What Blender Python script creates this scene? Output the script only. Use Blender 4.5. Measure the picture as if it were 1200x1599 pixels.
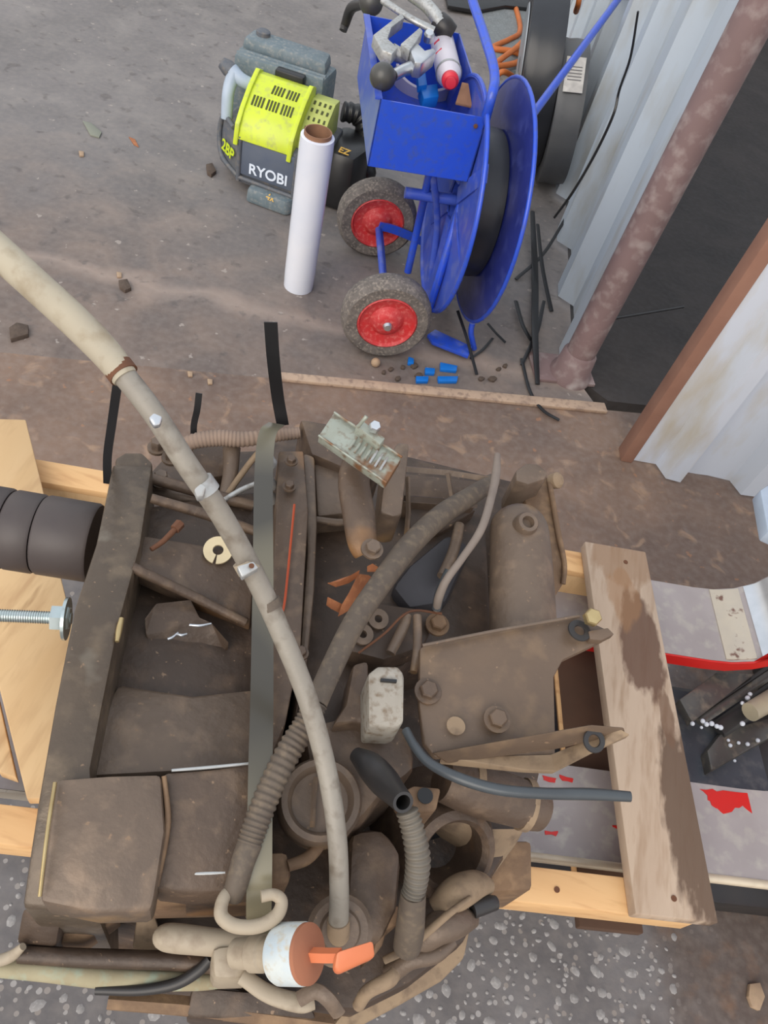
import bpy, bmesh, math, random
from mathutils import Vector, Matrix, noise
random.seed(7)
for o in list(bpy.data.objects):
    bpy.data.objects.remove(o)
SC = bpy.context.scene
COL = SC.collection

# ------------------------------------------------------------------ camera
F, CX, CY, H = 1200.0, 600.0, 799.5, 1.5
RX = Vector((0.949580943945914, 0.313521978328134, 0.0))
RY = Vector((0.24101862883762212, -0.7299861346264083, 0.6395547387100089))
RZ = Vector((0.20051446692949487, -0.6073089924893328, -0.7687455601130794))
CAMP = Vector((0, 0, H))
cam_right = Vector((RX[0], RY[0], RZ[0]))
cam_down = Vector((RX[1], RY[1], RZ[1]))
cam_fwd = Vector((RX[2], RY[2], RZ[2]))
cd = bpy.data.cameras.new('camera')
cd.sensor_fit = 'VERTICAL'
cd.sensor_height = 24.0
cd.lens = 24.0 * F / 1599.0
cd.clip_start = 0.02
cam = bpy.data.objects.new('camera', cd)
COL.objects.link(cam)
m3 = Matrix((cam_right, -cam_down, -cam_fwd)).transposed()
cam.matrix_world = Matrix.Translation(CAMP) @ m3.to_4x4()
SC.camera = cam

# ------------------------------------------------------------------ light
world = bpy.data.worlds.new('sky')
SC.world = world
world.use_nodes = True
wn = world.node_tree
bg = wn.nodes['Background']
wtc = wn.nodes.new('ShaderNodeTexCoord')
wsep = wn.nodes.new('ShaderNodeSeparateXYZ')
wr = wn.nodes.new('ShaderNodeValToRGB')
wn.links.new(wtc.outputs['Generated'], wsep.inputs[0])
wn.links.new(wsep.outputs['Z'], wr.inputs[0])
wr.color_ramp.elements[0].position = 0.0
wr.color_ramp.elements[0].color = (0.95, 0.90, 0.84, 1)
wr.color_ramp.elements[1].position = 0.6
wr.color_ramp.elements[1].color = (0.84, 0.90, 0.98, 1)
wn.links.new(wr.outputs[0], bg.inputs[0])
bg.inputs[1].default_value = 0.95
sd = bpy.data.lights.new('sun', 'SUN')
sd.energy = 1.7
sd.angle = math.radians(50)
sd.color = (1.0, 0.90, 0.78)
sun = bpy.data.objects.new('sun', sd)
COL.objects.link(sun)
sun.rotation_euler = Vector((0.26, 0.86, -0.62)).to_track_quat('-Z', 'Y').to_euler()
vs = SC.view_settings
vs.view_transform = 'Standard'
vs.look = 'None'
vs.exposure = 0.30
vs.gamma = 1.0
vs.use_curve_mapping = False

# ------------------------------------------------------------------ helpers
def W(x, y, z):
    d = Vector((RX.dot((x - CX, y - CY, F)), RY.dot((x - CX, y - CY, F)), RZ.dot((x - CX, y - CY, F))))
    t = (z - H) / d.z
    return Vector((d.x * t, d.y * t, z))

def WY(x, y, Y):
    d = Vector((RX.dot((x - CX, y - CY, F)), RY.dot((x - CX, y - CY, F)), RZ.dot((x - CX, y - CY, F))))
    t = Y / d.y
    return Vector((d.x * t, Y, d.z * t + H))

def PR(p, pr):
    return pr * cam_fwd.dot(p - CAMP) / F

def srgb(r, g, b):
    def f(c):
        c /= 255.0
        return c / 12.92 if c <= 0.04045 else ((c + 0.055) / 1.055) ** 2.4
    return (f(r), f(g), f(b), 1)

MATS = {}
def mat(name, c1, c2=None, c3=None, rough=0.6, metal=0.0, scale=20.0, bump=0.0, bscale=None, stretch=None, spots=None,
        lo=0.28, hi=0.72, coat=0.0, detail=6.0, specks=None, trans=0.0):
    """noise-mixed principled material: c1 base, c2 large patches, c3 fine speckle (colours in 0-255 sRGB)"""
    if name in MATS:
        return MATS[name]
    m = bpy.data.materials.new(name)
    m.use_nodes = True
    nt = m.node_tree
    b = nt.nodes['Principled BSDF']
    b.inputs['Roughness'].default_value = rough
    b.inputs['Metallic'].default_value = metal
    if coat:
        b.inputs['Coat Weight'].default_value = coat
        b.inputs['Coat Roughness'].default_value = 0.15
    if trans:
        b.inputs['Transmission Weight'].default_value = trans
    tc = nt.nodes.new('ShaderNodeTexCoord')
    mp = nt.nodes.new('ShaderNodeMapping')
    nt.links.new(tc.outputs['Object'], mp.inputs[0])
    if stretch:
        mp.inputs['Scale'].default_value = stretch
    def nz(s, det=detail, dist=0.0):
        n = nt.nodes.new('ShaderNodeTexNoise')
        n.inputs['Scale'].default_value = s
        n.inputs['Detail'].default_value = det
        n.inputs['Distortion'].default_value = dist
        nt.links.new(mp.outputs[0], n.inputs['Vector'])
        return n
    def ramp(src, a, bb):
        r = nt.nodes.new('ShaderNodeMapRange')
        r.inputs['From Min'].default_value = a
        r.inputs['From Max'].default_value = bb
        nt.links.new(src, r.inputs['Value'])
        return r.outputs[0]
    def mix(fac, a, bcol):
        x = nt.nodes.new('ShaderNodeMix')
        x.data_type = 'RGBA'
        nt.links.new(fac, x.inputs[0])
        if isinstance(a, tuple): x.inputs[6].default_value = a
        else: nt.links.new(a, x.inputs[6])
        if isinstance(bcol, tuple): x.inputs[7].default_value = bcol
        else: nt.links.new(bcol, x.inputs[7])
        return x.outputs[2]
    cur = srgb(*c1)
    if c2:
        n1 = nz(scale, dist=0.4)
        cur = mix(ramp(n1.outputs['Fac'], lo, hi), cur, srgb(*c2))
    if c3:
        n2 = nz(scale * 4.3)
        cur = mix(ramp(n2.outputs['Fac'], 0.5, 0.72), cur, srgb(*c3))
    if spots:
        n3 = nz(spots[1], 3.0)
        cur = mix(ramp(n3.outputs['Fac'], spots[2], spots[2] + 0.09), cur, srgb(*spots[0]))
    if specks:
        n5 = nz(specks[1], 2.0)
        cur = mix(ramp(n5.outputs['Fac'], specks[2], specks[2] + 0.05), cur, srgb(*specks[0]))
    if isinstance(cur, tuple): b.inputs['Base Color'].default_value = cur
    else: nt.links.new(cur, b.inputs['Base Color'])
    if bump:
        n4 = nz(bscale or scale * 3)
        bp = nt.nodes.new('ShaderNodeBump')
        bp.inputs['Strength'].default_value = bump
        bp.inputs['Distance'].default_value = 0.004
        nt.links.new(n4.outputs['Fac'], bp.inputs['Height'])
        nt.links.new(bp.outputs[0], b.inputs['Normal'])
    MATS[name] = m
    return m

WL = {}
def wl(o):
    return WL.get(o.name, Vector((0, 0, 0))) if o else Vector((0, 0, 0))

def tag(o, label=None, cat=None, group=None, kind=None):
    if label: o['label'] = label
    if cat: o['category'] = cat
    if group: o['group'] = group
    if kind: o['kind'] = kind
    return o

def thing(name, loc, label, cat, group=None):
    o = bpy.data.objects.new(name, None)
    COL.objects.link(o)
    o.empty_display_size = 0.02
    o.location = loc
    WL[o.name] = Vector(loc)
    return tag(o, label, cat, group)

def fin(name, bm, m, parent=None, smooth=35, bevel=0.0, seg=2, wbase=None):
    """world-space bmesh -> ONE mesh object with its own origin"""
    bmesh.ops.remove_doubles(bm, verts=bm.verts, dist=1e-6)
    bmesh.ops.recalc_face_normals(bm, faces=bm.faces)
    if bevel:
        ed = [e for e in bm.edges if len(e.link_faces) == 2 and e.calc_face_angle(0) > 0.5]
        if ed:
            bmesh.ops.bevel(bm, geom=ed, offset=bevel, offset_type='OFFSET', segments=seg, profile=0.5, affect='EDGES', clamp_overlap=True)
    vs_ = [v.co for v in bm.verts]
    lo = Vector([min(c[i] for c in vs_) for i in range(3)])
    hi = Vector([max(c[i] for c in vs_) for i in range(3)])
    org = wbase or Vector(((lo.x + hi.x) / 2, (lo.y + hi.y) / 2, lo.z))
    for v in bm.verts:
        v.co -= org
    me = bpy.data.meshes.new(name)
    bm.to_mesh(me)
    bm.free()
    if smooth:
        me.shade_smooth()
        me.set_sharp_from_angle(angle=math.radians(smooth))
    me.materials.append(m)
    o = bpy.data.objects.new(name, me)
    COL.objects.link(o)
    if parent:
        o.parent = parent
        o.location = org - wl(parent)
    else:
        o.location = org
    WL[o.name] = org
    return o

def bm_prism(bm, top, bot):
    tv = [bm.verts.new(p) for p in top]
    bv = [bm.verts.new(p) for p in bot]
    n = len(tv)
    for i in range(n):
        bm.faces.new((tv[i], tv[(i + 1) % n], bv[(i + 1) % n], bv[i]))
    ft = bm.faces.new(tv)
    fb = bm.faces.new(list(reversed(bv)))
    bmesh.ops.triangulate(bm, faces=[f for f in (ft, fb) if len(f.verts) > 4])
    return bm

def slab(name, pts, depth, m, parent=None, bevel=0.0, smooth=35, splay=0.0, z=None):
    """polygon seen from above (pixel + height) given real thickness straight down"""
    top = [W(p[0], p[1], p[2] if len(p) > 2 else z) for p in pts]
    c = sum(top, Vector()) / len(top)
    bot = []
    for t in top:
        d = (t - c); d.z = 0
        bot.append(t + d * splay - Vector((0, 0, depth)))
    return fin(name, bm_prism(bmesh.new(), top, bot), m, parent, smooth, bevel)

def prism(name, pts, vec, m, parent=None, bevel=0.0, smooth=35):
    """world polygon extruded along a world vector"""
    top = [Vector(p) for p in pts]
    bot = [p + Vector(vec) for p in top]
    return fin(name, bm_prism(bmesh.new(), top, bot), m, parent, smooth, bevel)

def box(name, c, dims, m, parent=None, rz=0.0, rot=None, bevel=0.0, smooth=35):
    bm = bmesh.new()
    bmesh.ops.create_cube(bm, size=1.0)
    M = Matrix.Translation(Vector(c)) @ (rot.to_4x4() if rot else Matrix.Rotation(rz, 4, 'Z')) @ Matrix.Diagonal((dims[0], dims[1], dims[2], 1))
    bm.transform(M)
    return fin(name, bm, m, parent, smooth, bevel)

def catmull(pts, per=8):
    if len(pts) < 3:
        a, b = pts[0], pts[-1]
        return [tuple(a[i] + (b[i] - a[i]) * t / per for i in range(len(a))) for t in range(per + 1)]
    out = []
    n = len(pts)
    for i in range(n - 1):
        p0 = pts[i - 1] if i > 0 else tuple(2 * pts[0][k] - pts[1][k] for k in range(len(pts[0])))
        p1, p2 = pts[i], pts[i + 1]
        p3 = pts[i + 2] if i + 2 < n else tuple(2 * pts[-1][k] - pts[-2][k] for k in range(len(pts[0])))
        for s in range(per):
            t = s / per
            out.append(tuple(0.5 * (2 * p1[k] + (p2[k] - p0[k]) * t + (2 * p0[k] - 5 * p1[k] + 4 * p2[k] - p3[k]) * t * t
                                    + (-p0[k] + 3 * p1[k] - 3 * p2[k] + p3[k]) * t ** 3) for k in range(len(p1))))
    out.append(tuple(pts[-1]))
    return out

def bm_tube(bm, path, seg=12, inner=None, flat=1.0, up=None):
    """path: list of (x,y,z,r) world; inner: wall thickness for an open-ended pipe"""
    P = [Vector(p[:3]) for p in path]
    R_ = [p[3] for p in path]
    n = len(P)
    T = [(P[min(i + 1, n - 1)] - P[max(i - 1, 0)]).normalized() for i in range(n)]
    ref = Vector(up) if up else (Vector((0, 0, 1)) if abs(T[0].z) < 0.9 else Vector((1, 0, 0)))
    N = (ref - T[0] * ref.dot(T[0])).normalized()
    rings = []
    rin = []
    for i in range(n):
        if i:
            N = (N - T[i] * N.dot(T[i])).normalized()
        B = T[i].cross(N)
        rings.append([bm.verts.new(P[i] + (N * math.cos(2 * math.pi * k / seg) * flat + B * math.sin(2 * math.pi * k / seg)) * R_[i]) for k in range(seg)])
        if inner:
            rin.append([bm.verts.new(P[i] + (N * math.cos(2 * math.pi * k / seg) * flat + B * math.sin(2 * math.pi * k / seg)) * max(R_[i] - inner, 1e-4)) for k in range(seg)])
    for i in range(n - 1):
        for k in range(seg):
            k2 = (k + 1) % seg
            bm.faces.new((rings[i][k], rings[i][k2], rings[i + 1][k2], rings[i + 1][k]))
            if inner:
                bm.faces.new((rin[i][k2], rin[i][k], rin[i + 1][k], rin[i + 1][k2]))
    if inner:
        for e in (0, n - 1):
            for k in range(seg):
                k2 = (k + 1) % seg
                bm.faces.new((rings[e][k], rings[e][k2], rin[e][k2], rin[e][k]))
    else:
        bm.faces.new(list(reversed(rings[0])))
        bm.faces.new(rings[-1])
    return bm

def tubep(name, pts, m, parent=None, seg=14, per=8, ribs=0, rib=0.12, inner=None, flat=1.0, smooth=50, sharp=False):
    """tube through (px, py, z, radius in px)"""
    w = []
    for x, y, z, r in pts:
        p = W(x, y, z)
        w.append((p.x, p.y, p.z, PR(p, r)))
    return tubew(name, w, m, parent, seg, per, ribs, rib, inner, flat, smooth, sharp)

def tubew(name, w, m, parent=None, seg=12, per=8, ribs=0, rib=0.12, inner=None, flat=1.0, smooth=50, sharp=False, up=None):
    if sharp:
        path = [tuple(p) for p in w]
    else:
        if ribs:
            per = max(2, int(ribs * 6 / max(1, len(w) - 1)))
        path = catmull([tuple(p) for p in w], per)
    if ribs:
        n = len(path)
        path = [(p[0], p[1], p[2], p[3] * (1 + rib * math.sin(2 * math.pi * ribs * i / (n - 1)))) for i, p in enumerate(path)]
    return fin(name, bm_tube(bmesh.new(), path, seg, inner, flat, up), m, parent, smooth)

def lathe(name, base, axis, prof, m, parent=None, seg=28, smooth=35, gap=0.0, xr=None):
    """profile [(r, h), ...] closed if it ends where it began; axis = world direction"""
    ax = Vector(axis).normalized()
    ref = Vector(xr) if xr else (Vector((0, 0, 1)) if abs(ax.z) < 0.9 else Vector((1, 0, 0)))
    A = (ref - ax * ref.dot(ax)).normalized()
    B = ax.cross(A)
    bm = bmesh.new()
    closed = prof[0] == prof[-1]
    pr = prof[:-1] if closed else prof
    full = gap <= 0
    ns = seg if full else seg + 1
    rings = []
    for k in range(ns):
        a = 2 * math.pi * k / seg if full else gap / 2 + (2 * math.pi - gap) * k / seg
        d = A * math.cos(a) + B * math.sin(a)
        rings.append([bm.verts.new(Vector(base) + d * r + ax * h) for r, h in pr])
    np_ = len(pr)
    for k in range(seg):
        a, b = rings[k], rings[(k + 1) % ns]
        for j in range(np_ if closed else np_ - 1):
            j2 = (j + 1) % np_
            vs4 = (a[j], b[j], b[j2], a[j2])
            try: bm.faces.new(vs4)
            except ValueError: pass
    if not full and closed:
        bm.faces.new(rings[0]); bm.faces.new(list(reversed(rings[-1])))
    bmesh.ops.remove_doubles(bm, verts=bm.verts, dist=1e-6)
    bmesh.ops.dissolve_degenerate(bm, edges=bm.edges, dist=1e-7)
    return fin(name, bm, m, parent, smooth)

def ribbon(name, pts, wv, thick, m, parent=None, per=8, up=(0, 0, 1), smooth=50):
    """flat strap: world points, full width vector(s), thickness"""
    path = [Vector(p) for p in catmull([tuple(p) for p in pts], per)]
    n = len(path)
    wv = Vector(wv)
    bm = bmesh.new()
    rows = []
    for i in range(n):
        t = (path[min(i + 1, n - 1)] - path[max(i - 1, 0)]).normalized()
        side = (wv - t * wv.dot(t)).normalized() * wv.length / 2
        nn = t.cross(side).normalized() * thick / 2
        rows.append([bm.verts.new(path[i] + a) for a in (side + nn, side - nn, -side - nn, -side + nn)])
    for i in range(n - 1):
        for k in range(4):
            k2 = (k + 1) % 4
            bm.faces.new((rows[i][k], rows[i][k2], rows[i + 1][k2], rows[i + 1][k]))
    bm.faces.new(rows[0]); bm.faces.new(list(reversed(rows[-1])))
    return fin(name, bm, m, parent, smooth)

def hexbolt(name, p, axis, r, h, m, parent=None, washer=True):
    """hex head on a washer"""
    ax = Vector(axis).normalized()
    ref = Vector((1, 0, 0)) if abs(ax.x) < 0.8 else Vector((0, 1, 0))
    A = (ref - ax * ref.dot(ax)).normalized(); B = ax.cross(A)
    bm = bmesh.new()
    p = Vector(p)
    def ring(n, rr, hh):
        return [bm.verts.new(p + (A * math.cos(2 * math.pi * k / n) + B * math.sin(2 * math.pi * k / n)) * rr + ax * hh) for k in range(n)]
    def cyl(n, spec):
        rs = [ring(n, rr, hh) for rr, hh in spec]
        for a, b in zip(rs, rs[1:]):
            for k in range(n):
                bm.faces.new((a[k], a[(k + 1) % n], b[(k + 1) % n], b[k]))
        bm.faces.new(list(reversed(rs[0]))); bm.faces.new(rs[-1])
    if washer: cyl(18, ((r * 1.45, -0.001), (r * 1.45, h * 0.2)))
    cyl(6, ((r, h * 0.15), (r, h * 0.85), (r * 0.85, h)))
    return fin(name, bm, m, parent, 30)

def text(name, s, c, xd, yd, size, m, parent=None, ext=0.0008, shear=0.0):
    cu = bpy.data.curves.new(name, 'FONT')
    cu.body = s; cu.size = size; cu.extrude = ext
    cu.align_x = 'CENTER'; cu.align_y = 'CENTER'
    cu.offset = size * 0.02
    cu.shear = shear
    o = bpy.data.objects.new(name, cu)
    COL.objects.link(o)
    dg = bpy.context.evaluated_depsgraph_get()
    me = bpy.data.meshes.new_from_object(o.evaluated_get(dg))
    bpy.data.objects.remove(o)
    me.name = name
    me.materials.clear(); me.materials.append(m)
    o = bpy.data.objects.new(name, me)
    COL.objects.link(o)
    X = Vector(xd).normalized(); Y = Vector(yd); Y = (Y - X * Y.dot(X)).normalized(); Z = X.cross(Y)
    R3 = Matrix((X, Y, Z)).transposed()
    for v in me.vertices:
        v.co = R3 @ v.co
    if parent:
        o.parent = parent
        o.location = Vector(c) - wl(parent)
    else: o.location = c
    WL[o.name] = Vector(c)
    return o

# ------------------------------------------------------------------ materials
M_blue = mat('blue_paint', (38, 78, 205), (46, 84, 200), (60, 84, 170), rough=0.32, scale=14, coat=0.3, spots=((95, 75, 80), 60, 0.74))
M_blue2 = mat('worn_blue_paint', (52, 80, 186), (74, 96, 184), (100, 112, 178), rough=0.35, scale=6)
M_redrim = mat('red_rim', (205, 40, 44), (190, 70, 72), (215, 110, 105), rough=0.5, scale=22)
M_tyre = mat('dusty_tyre', (120, 113, 108), (88, 83, 80), (150, 140, 130), rough=0.9, scale=30, bump=0.4)
M_black = mat('black_plastic', (26, 26, 28), (36, 36, 38), rough=0.35, scale=12)
M_strap = mat('strap_painted_sheen', (66, 62, 54), (128, 121, 100), rough=0.3, scale=3.4, lo=0.42, hi=0.58, coat=0.2, detail=1.0)  # pale olive patches paint the sky's sheen onto black plastic
M_coil = mat('coil_plastic', (30, 32, 36), (44, 46, 52), rough=0.3, scale=6, stretch=(1, 1, 1))
M_coilg = mat('grey_coil', (96, 96, 96), (74, 76, 80), rough=0.45, scale=5)
M_white = mat('wrap_film', (226, 229, 238), (214, 220, 234), rough=0.25, scale=8, coat=0.3)
M_card = mat('cardboard', (150, 112, 86), (128, 94, 72), rough=0.85, scale=30)
M_lime = mat('lime_plastic', (205, 222, 50), (196, 212, 66), (180, 190, 90), rough=0.35, scale=12)
M_limed = mat('pale_lime_plastic', (196, 206, 110), (170, 178, 104), rough=0.5, scale=20)
M_dgrey = mat('charcoal_plastic', (84, 90, 100), (98, 100, 104), (120, 114, 108), rough=0.55, scale=14)
M_tank = mat('dusty_teal_plastic', (92, 108, 116), (116, 128, 134), (140, 142, 140), rough=0.6, scale=22)
M_ltgrey = mat('light_grey_plastic', (176, 190, 208), (150, 164, 180), rough=0.45, scale=14)
M_chrome = mat('bright_steel', (214, 216, 220), (190, 194, 198), rough=0.28, metal=0.85, scale=20)
M_alloy = mat('cast_alloy', (196, 196, 194), (168, 170, 170), (150, 146, 140), rough=0.42, metal=0.55, scale=30)
M_canw = mat('can_white', (214, 208, 216), (204, 198, 208), rough=0.3, scale=10)
M_red = mat('red_plastic', (206, 46, 62), rough=0.4)
M_cyan = mat('azure_plastic', (20, 112, 205), (28, 122, 214), rough=0.4, scale=10)
M_orange = mat('orange_cord', (196, 110, 50), (178, 96, 46), rough=0.6, scale=20)
M_sheet = mat('painted_sheet', (190, 202, 214), (180, 190, 200), (168, 170, 168), rough=0.4, scale=2.5, stretch=(1, 1, 0.3), bump=0.05)
M_sheetr = mat('weathered_sheet', (208, 216, 230), (196, 204, 214), (186, 180, 166), rough=0.45, scale=2.2, stretch=(1, 1, 0.35), spots=((160, 146, 120), 9, 0.66))
M_post = mat('primer_post', (132, 110, 110), (120, 100, 99), (156, 142, 140), rough=0.65, scale=6, bump=0.12, spots=((170, 160, 158), 7, 0.60))
M_trimb = mat('brown_trim', (158, 120, 102), (142, 104, 88), rough=0.65, scale=12)
M_sill = mat('sill_strip', (190, 164, 140), (166, 142, 124), (140, 118, 104), rough=0.75, scale=14, bump=0.2)
M_wood = mat('weathered_board', (190, 170, 150), (172, 150, 130), (160, 136, 114), rough=0.85, scale=6, stretch=(3.2, .5, 1), bump=0.3, bscale=40)
M_woodn = mat('fresh_pine', (228, 186, 134), (216, 170, 118), (200, 152, 104), rough=0.7, scale=3, stretch=(1, 6, 5), bump=0.1)
M_woodp = mat('pale_board', (216, 184, 140), (204, 168, 122), (192, 156, 114), rough=0.75, scale=3, stretch=(4, .8, 1), bump=0.1, spots=((150, 110, 70), 8, 0.70))
M_wooddk = mat('dark_board', (92, 66, 50), (74, 54, 42), rough=0.9, scale=8)
M_fork = mat('worn_fork_steel', (168, 160, 160), (152, 144, 144), (178, 172, 166), rough=0.45, metal=0.15, scale=10, bump=0.1)
M_forkred = mat('fork_red_paint', (210, 36, 32), (196, 42, 38), rough=0.4, scale=16)
M_forkw = mat('worn_pale_edge', (200, 190, 172), (186, 178, 166), rough=0.5, metal=0.2, scale=20, spots=((120, 90, 80), 50, 0.62))
M_greasy = mat('greasy_steel', (98, 96, 92), (70, 68, 68), (124, 116, 104), rough=0.35, metal=0.3, scale=12, bump=0.15)
M_darksteel = mat('dark_machine', (48, 48, 50), (60, 56, 54), rough=0.4, metal=0.2, scale=15)
M_cast = mat('oily_casting', (98, 80, 66), (78, 65, 56), (116, 96, 78), rough=0.5, metal=0.1, scale=10, bump=0.4, bscale=90, spots=((138, 102, 68), 9, 0.57), specks=((136, 112, 90), 170, 0.70))
M_castd = mat('dark_casting', (80, 65, 54), (62, 51, 44), (96, 78, 64), rough=0.5, metal=0.1, scale=9, bump=0.3, bscale=90, specks=((136, 112, 90), 170, 0.70))
M_castg = mat('grey_casting', (116, 99, 84), (94, 80, 70), (132, 112, 94), rough=0.48, metal=0.15, scale=10, bump=0.35, bscale=90, spots=((140, 112, 80), 10, 0.60), specks=((136, 112, 90), 170, 0.70))
M_flange = mat('oily_flange', (96, 82, 68), (76, 66, 57), (112, 97, 80), rough=0.36, metal=0.2, scale=9, bump=0.6, bscale=45, spots=((120, 112, 100), 16, 0.63), specks=((136, 112, 90), 170, 0.70))
M_rustc = mat('rusty_casting', (124, 97, 72), (102, 81, 64), (142, 114, 86), rough=0.75, scale=12, bump=0.35, bscale=90)
M_dust = mat('dusty_casting', (154, 132, 106), (128, 108, 88), (108, 90, 74), rough=0.8, scale=14, bump=0.3, bscale=90)
M_pale = mat('pale_bracket', (172, 158, 138), (154, 140, 120), (136, 120, 102), rough=0.6, scale=14, bump=0.12)
M_tube = mat('grey_tube', (150, 143, 132), (134, 127, 117), (114, 104, 92), rough=0.5, scale=16, bump=0.15, bscale=160)
M_sleeve = mat('dusty_sleeve', (184, 174, 152), (166, 156, 138), (150, 136, 114), rough=0.7, scale=14, bump=0.15)
M_hose = mat('dirty_hose', (98, 86, 74), (82, 72, 64), (112, 98, 82), rough=0.7, scale=30, bump=0.15)
M_conduit = mat('ribbed_conduit', (116, 108, 96), (92, 86, 78), rough=0.55, scale=30)
M_bracket = mat('brown_bracket', (112, 92, 74), (92, 78, 68), (126, 104, 82), rough=0.5, metal=0.1, scale=8, bump=0.2, bscale=80, specks=((136, 112, 90), 170, 0.70))
M_rustbolt = mat('rust_bolt', (112, 72, 48), (92, 60, 44), rough=0.85, scale=40, bump=0.3)
M_leaf = mat('dry_leaf', (168, 106, 70), (146, 92, 62), (184, 122, 80), rough=0.8, scale=30)
M_washer = mat('cream_washer', (212, 196, 160), (196, 180, 146), rough=0.55, scale=40)
M_zinc = mat('zinc_rod', (196, 206, 208), (178, 192, 190), rough=0.25, metal=0.8, scale=30)
M_aluplate = mat('corroded_alloy', (168, 174, 164), (150, 152, 138), (122, 100, 80), rough=0.5, metal=0.35, scale=30, bump=0.2, spots=((128, 92, 64), 34, 0.56))
M_oplug = mat('orange_handle', (214, 124, 82), (200, 110, 72), rough=0.5, scale=18)
M_oface = mat('worn_orange_face', (168, 108, 78), (142, 92, 70), rough=0.7, scale=24)
M_wband = mat('white_band', (206, 210, 206), (176, 190, 200), (190, 180, 160), rough=0.6, scale=40)
M_cable = mat('blue_grey_cable', (70, 75, 79), (60, 64, 68), rough=0.3, scale=30)
M_gcable = mat('dusty_cable', (134, 122, 112), (116, 104, 96), rough=0.65, scale=30)
M_rubber = mat('black_rubber', (72, 64, 63), (82, 73, 70), rough=0.5, scale=14, bump=0.12)
M_conn = mat('grey_connector', (164, 158, 148), (142, 134, 122), (116, 100, 82), rough=0.6, scale=36)
M_gold = mat('brass_nut', (196, 176, 130), (168, 146, 104), rough=0.35, metal=0.7, scale=40)
M_stone = mat('pale_stone', (156, 152, 150), (136, 132, 130), (172, 168, 166), rough=0.7, scale=40)
M_paper = mat('label_paper', (206, 202, 196), (170, 166, 162), rough=0.7, scale=40)
M_ink = mat('ink_grey', (110, 108, 108), rough=0.7)
M_seal = mat('orange_sealant', (186, 78, 40), (170, 70, 40), rough=0.5, scale=30)
M_dirt = mat('dirt_clod', (96, 82, 72), (78, 66, 58), rough=0.95, scale=60, bump=0.4)
M_tan = mat('tan_scrap', (176, 150, 122), (156, 132, 110), rough=0.8, scale=50)

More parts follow.
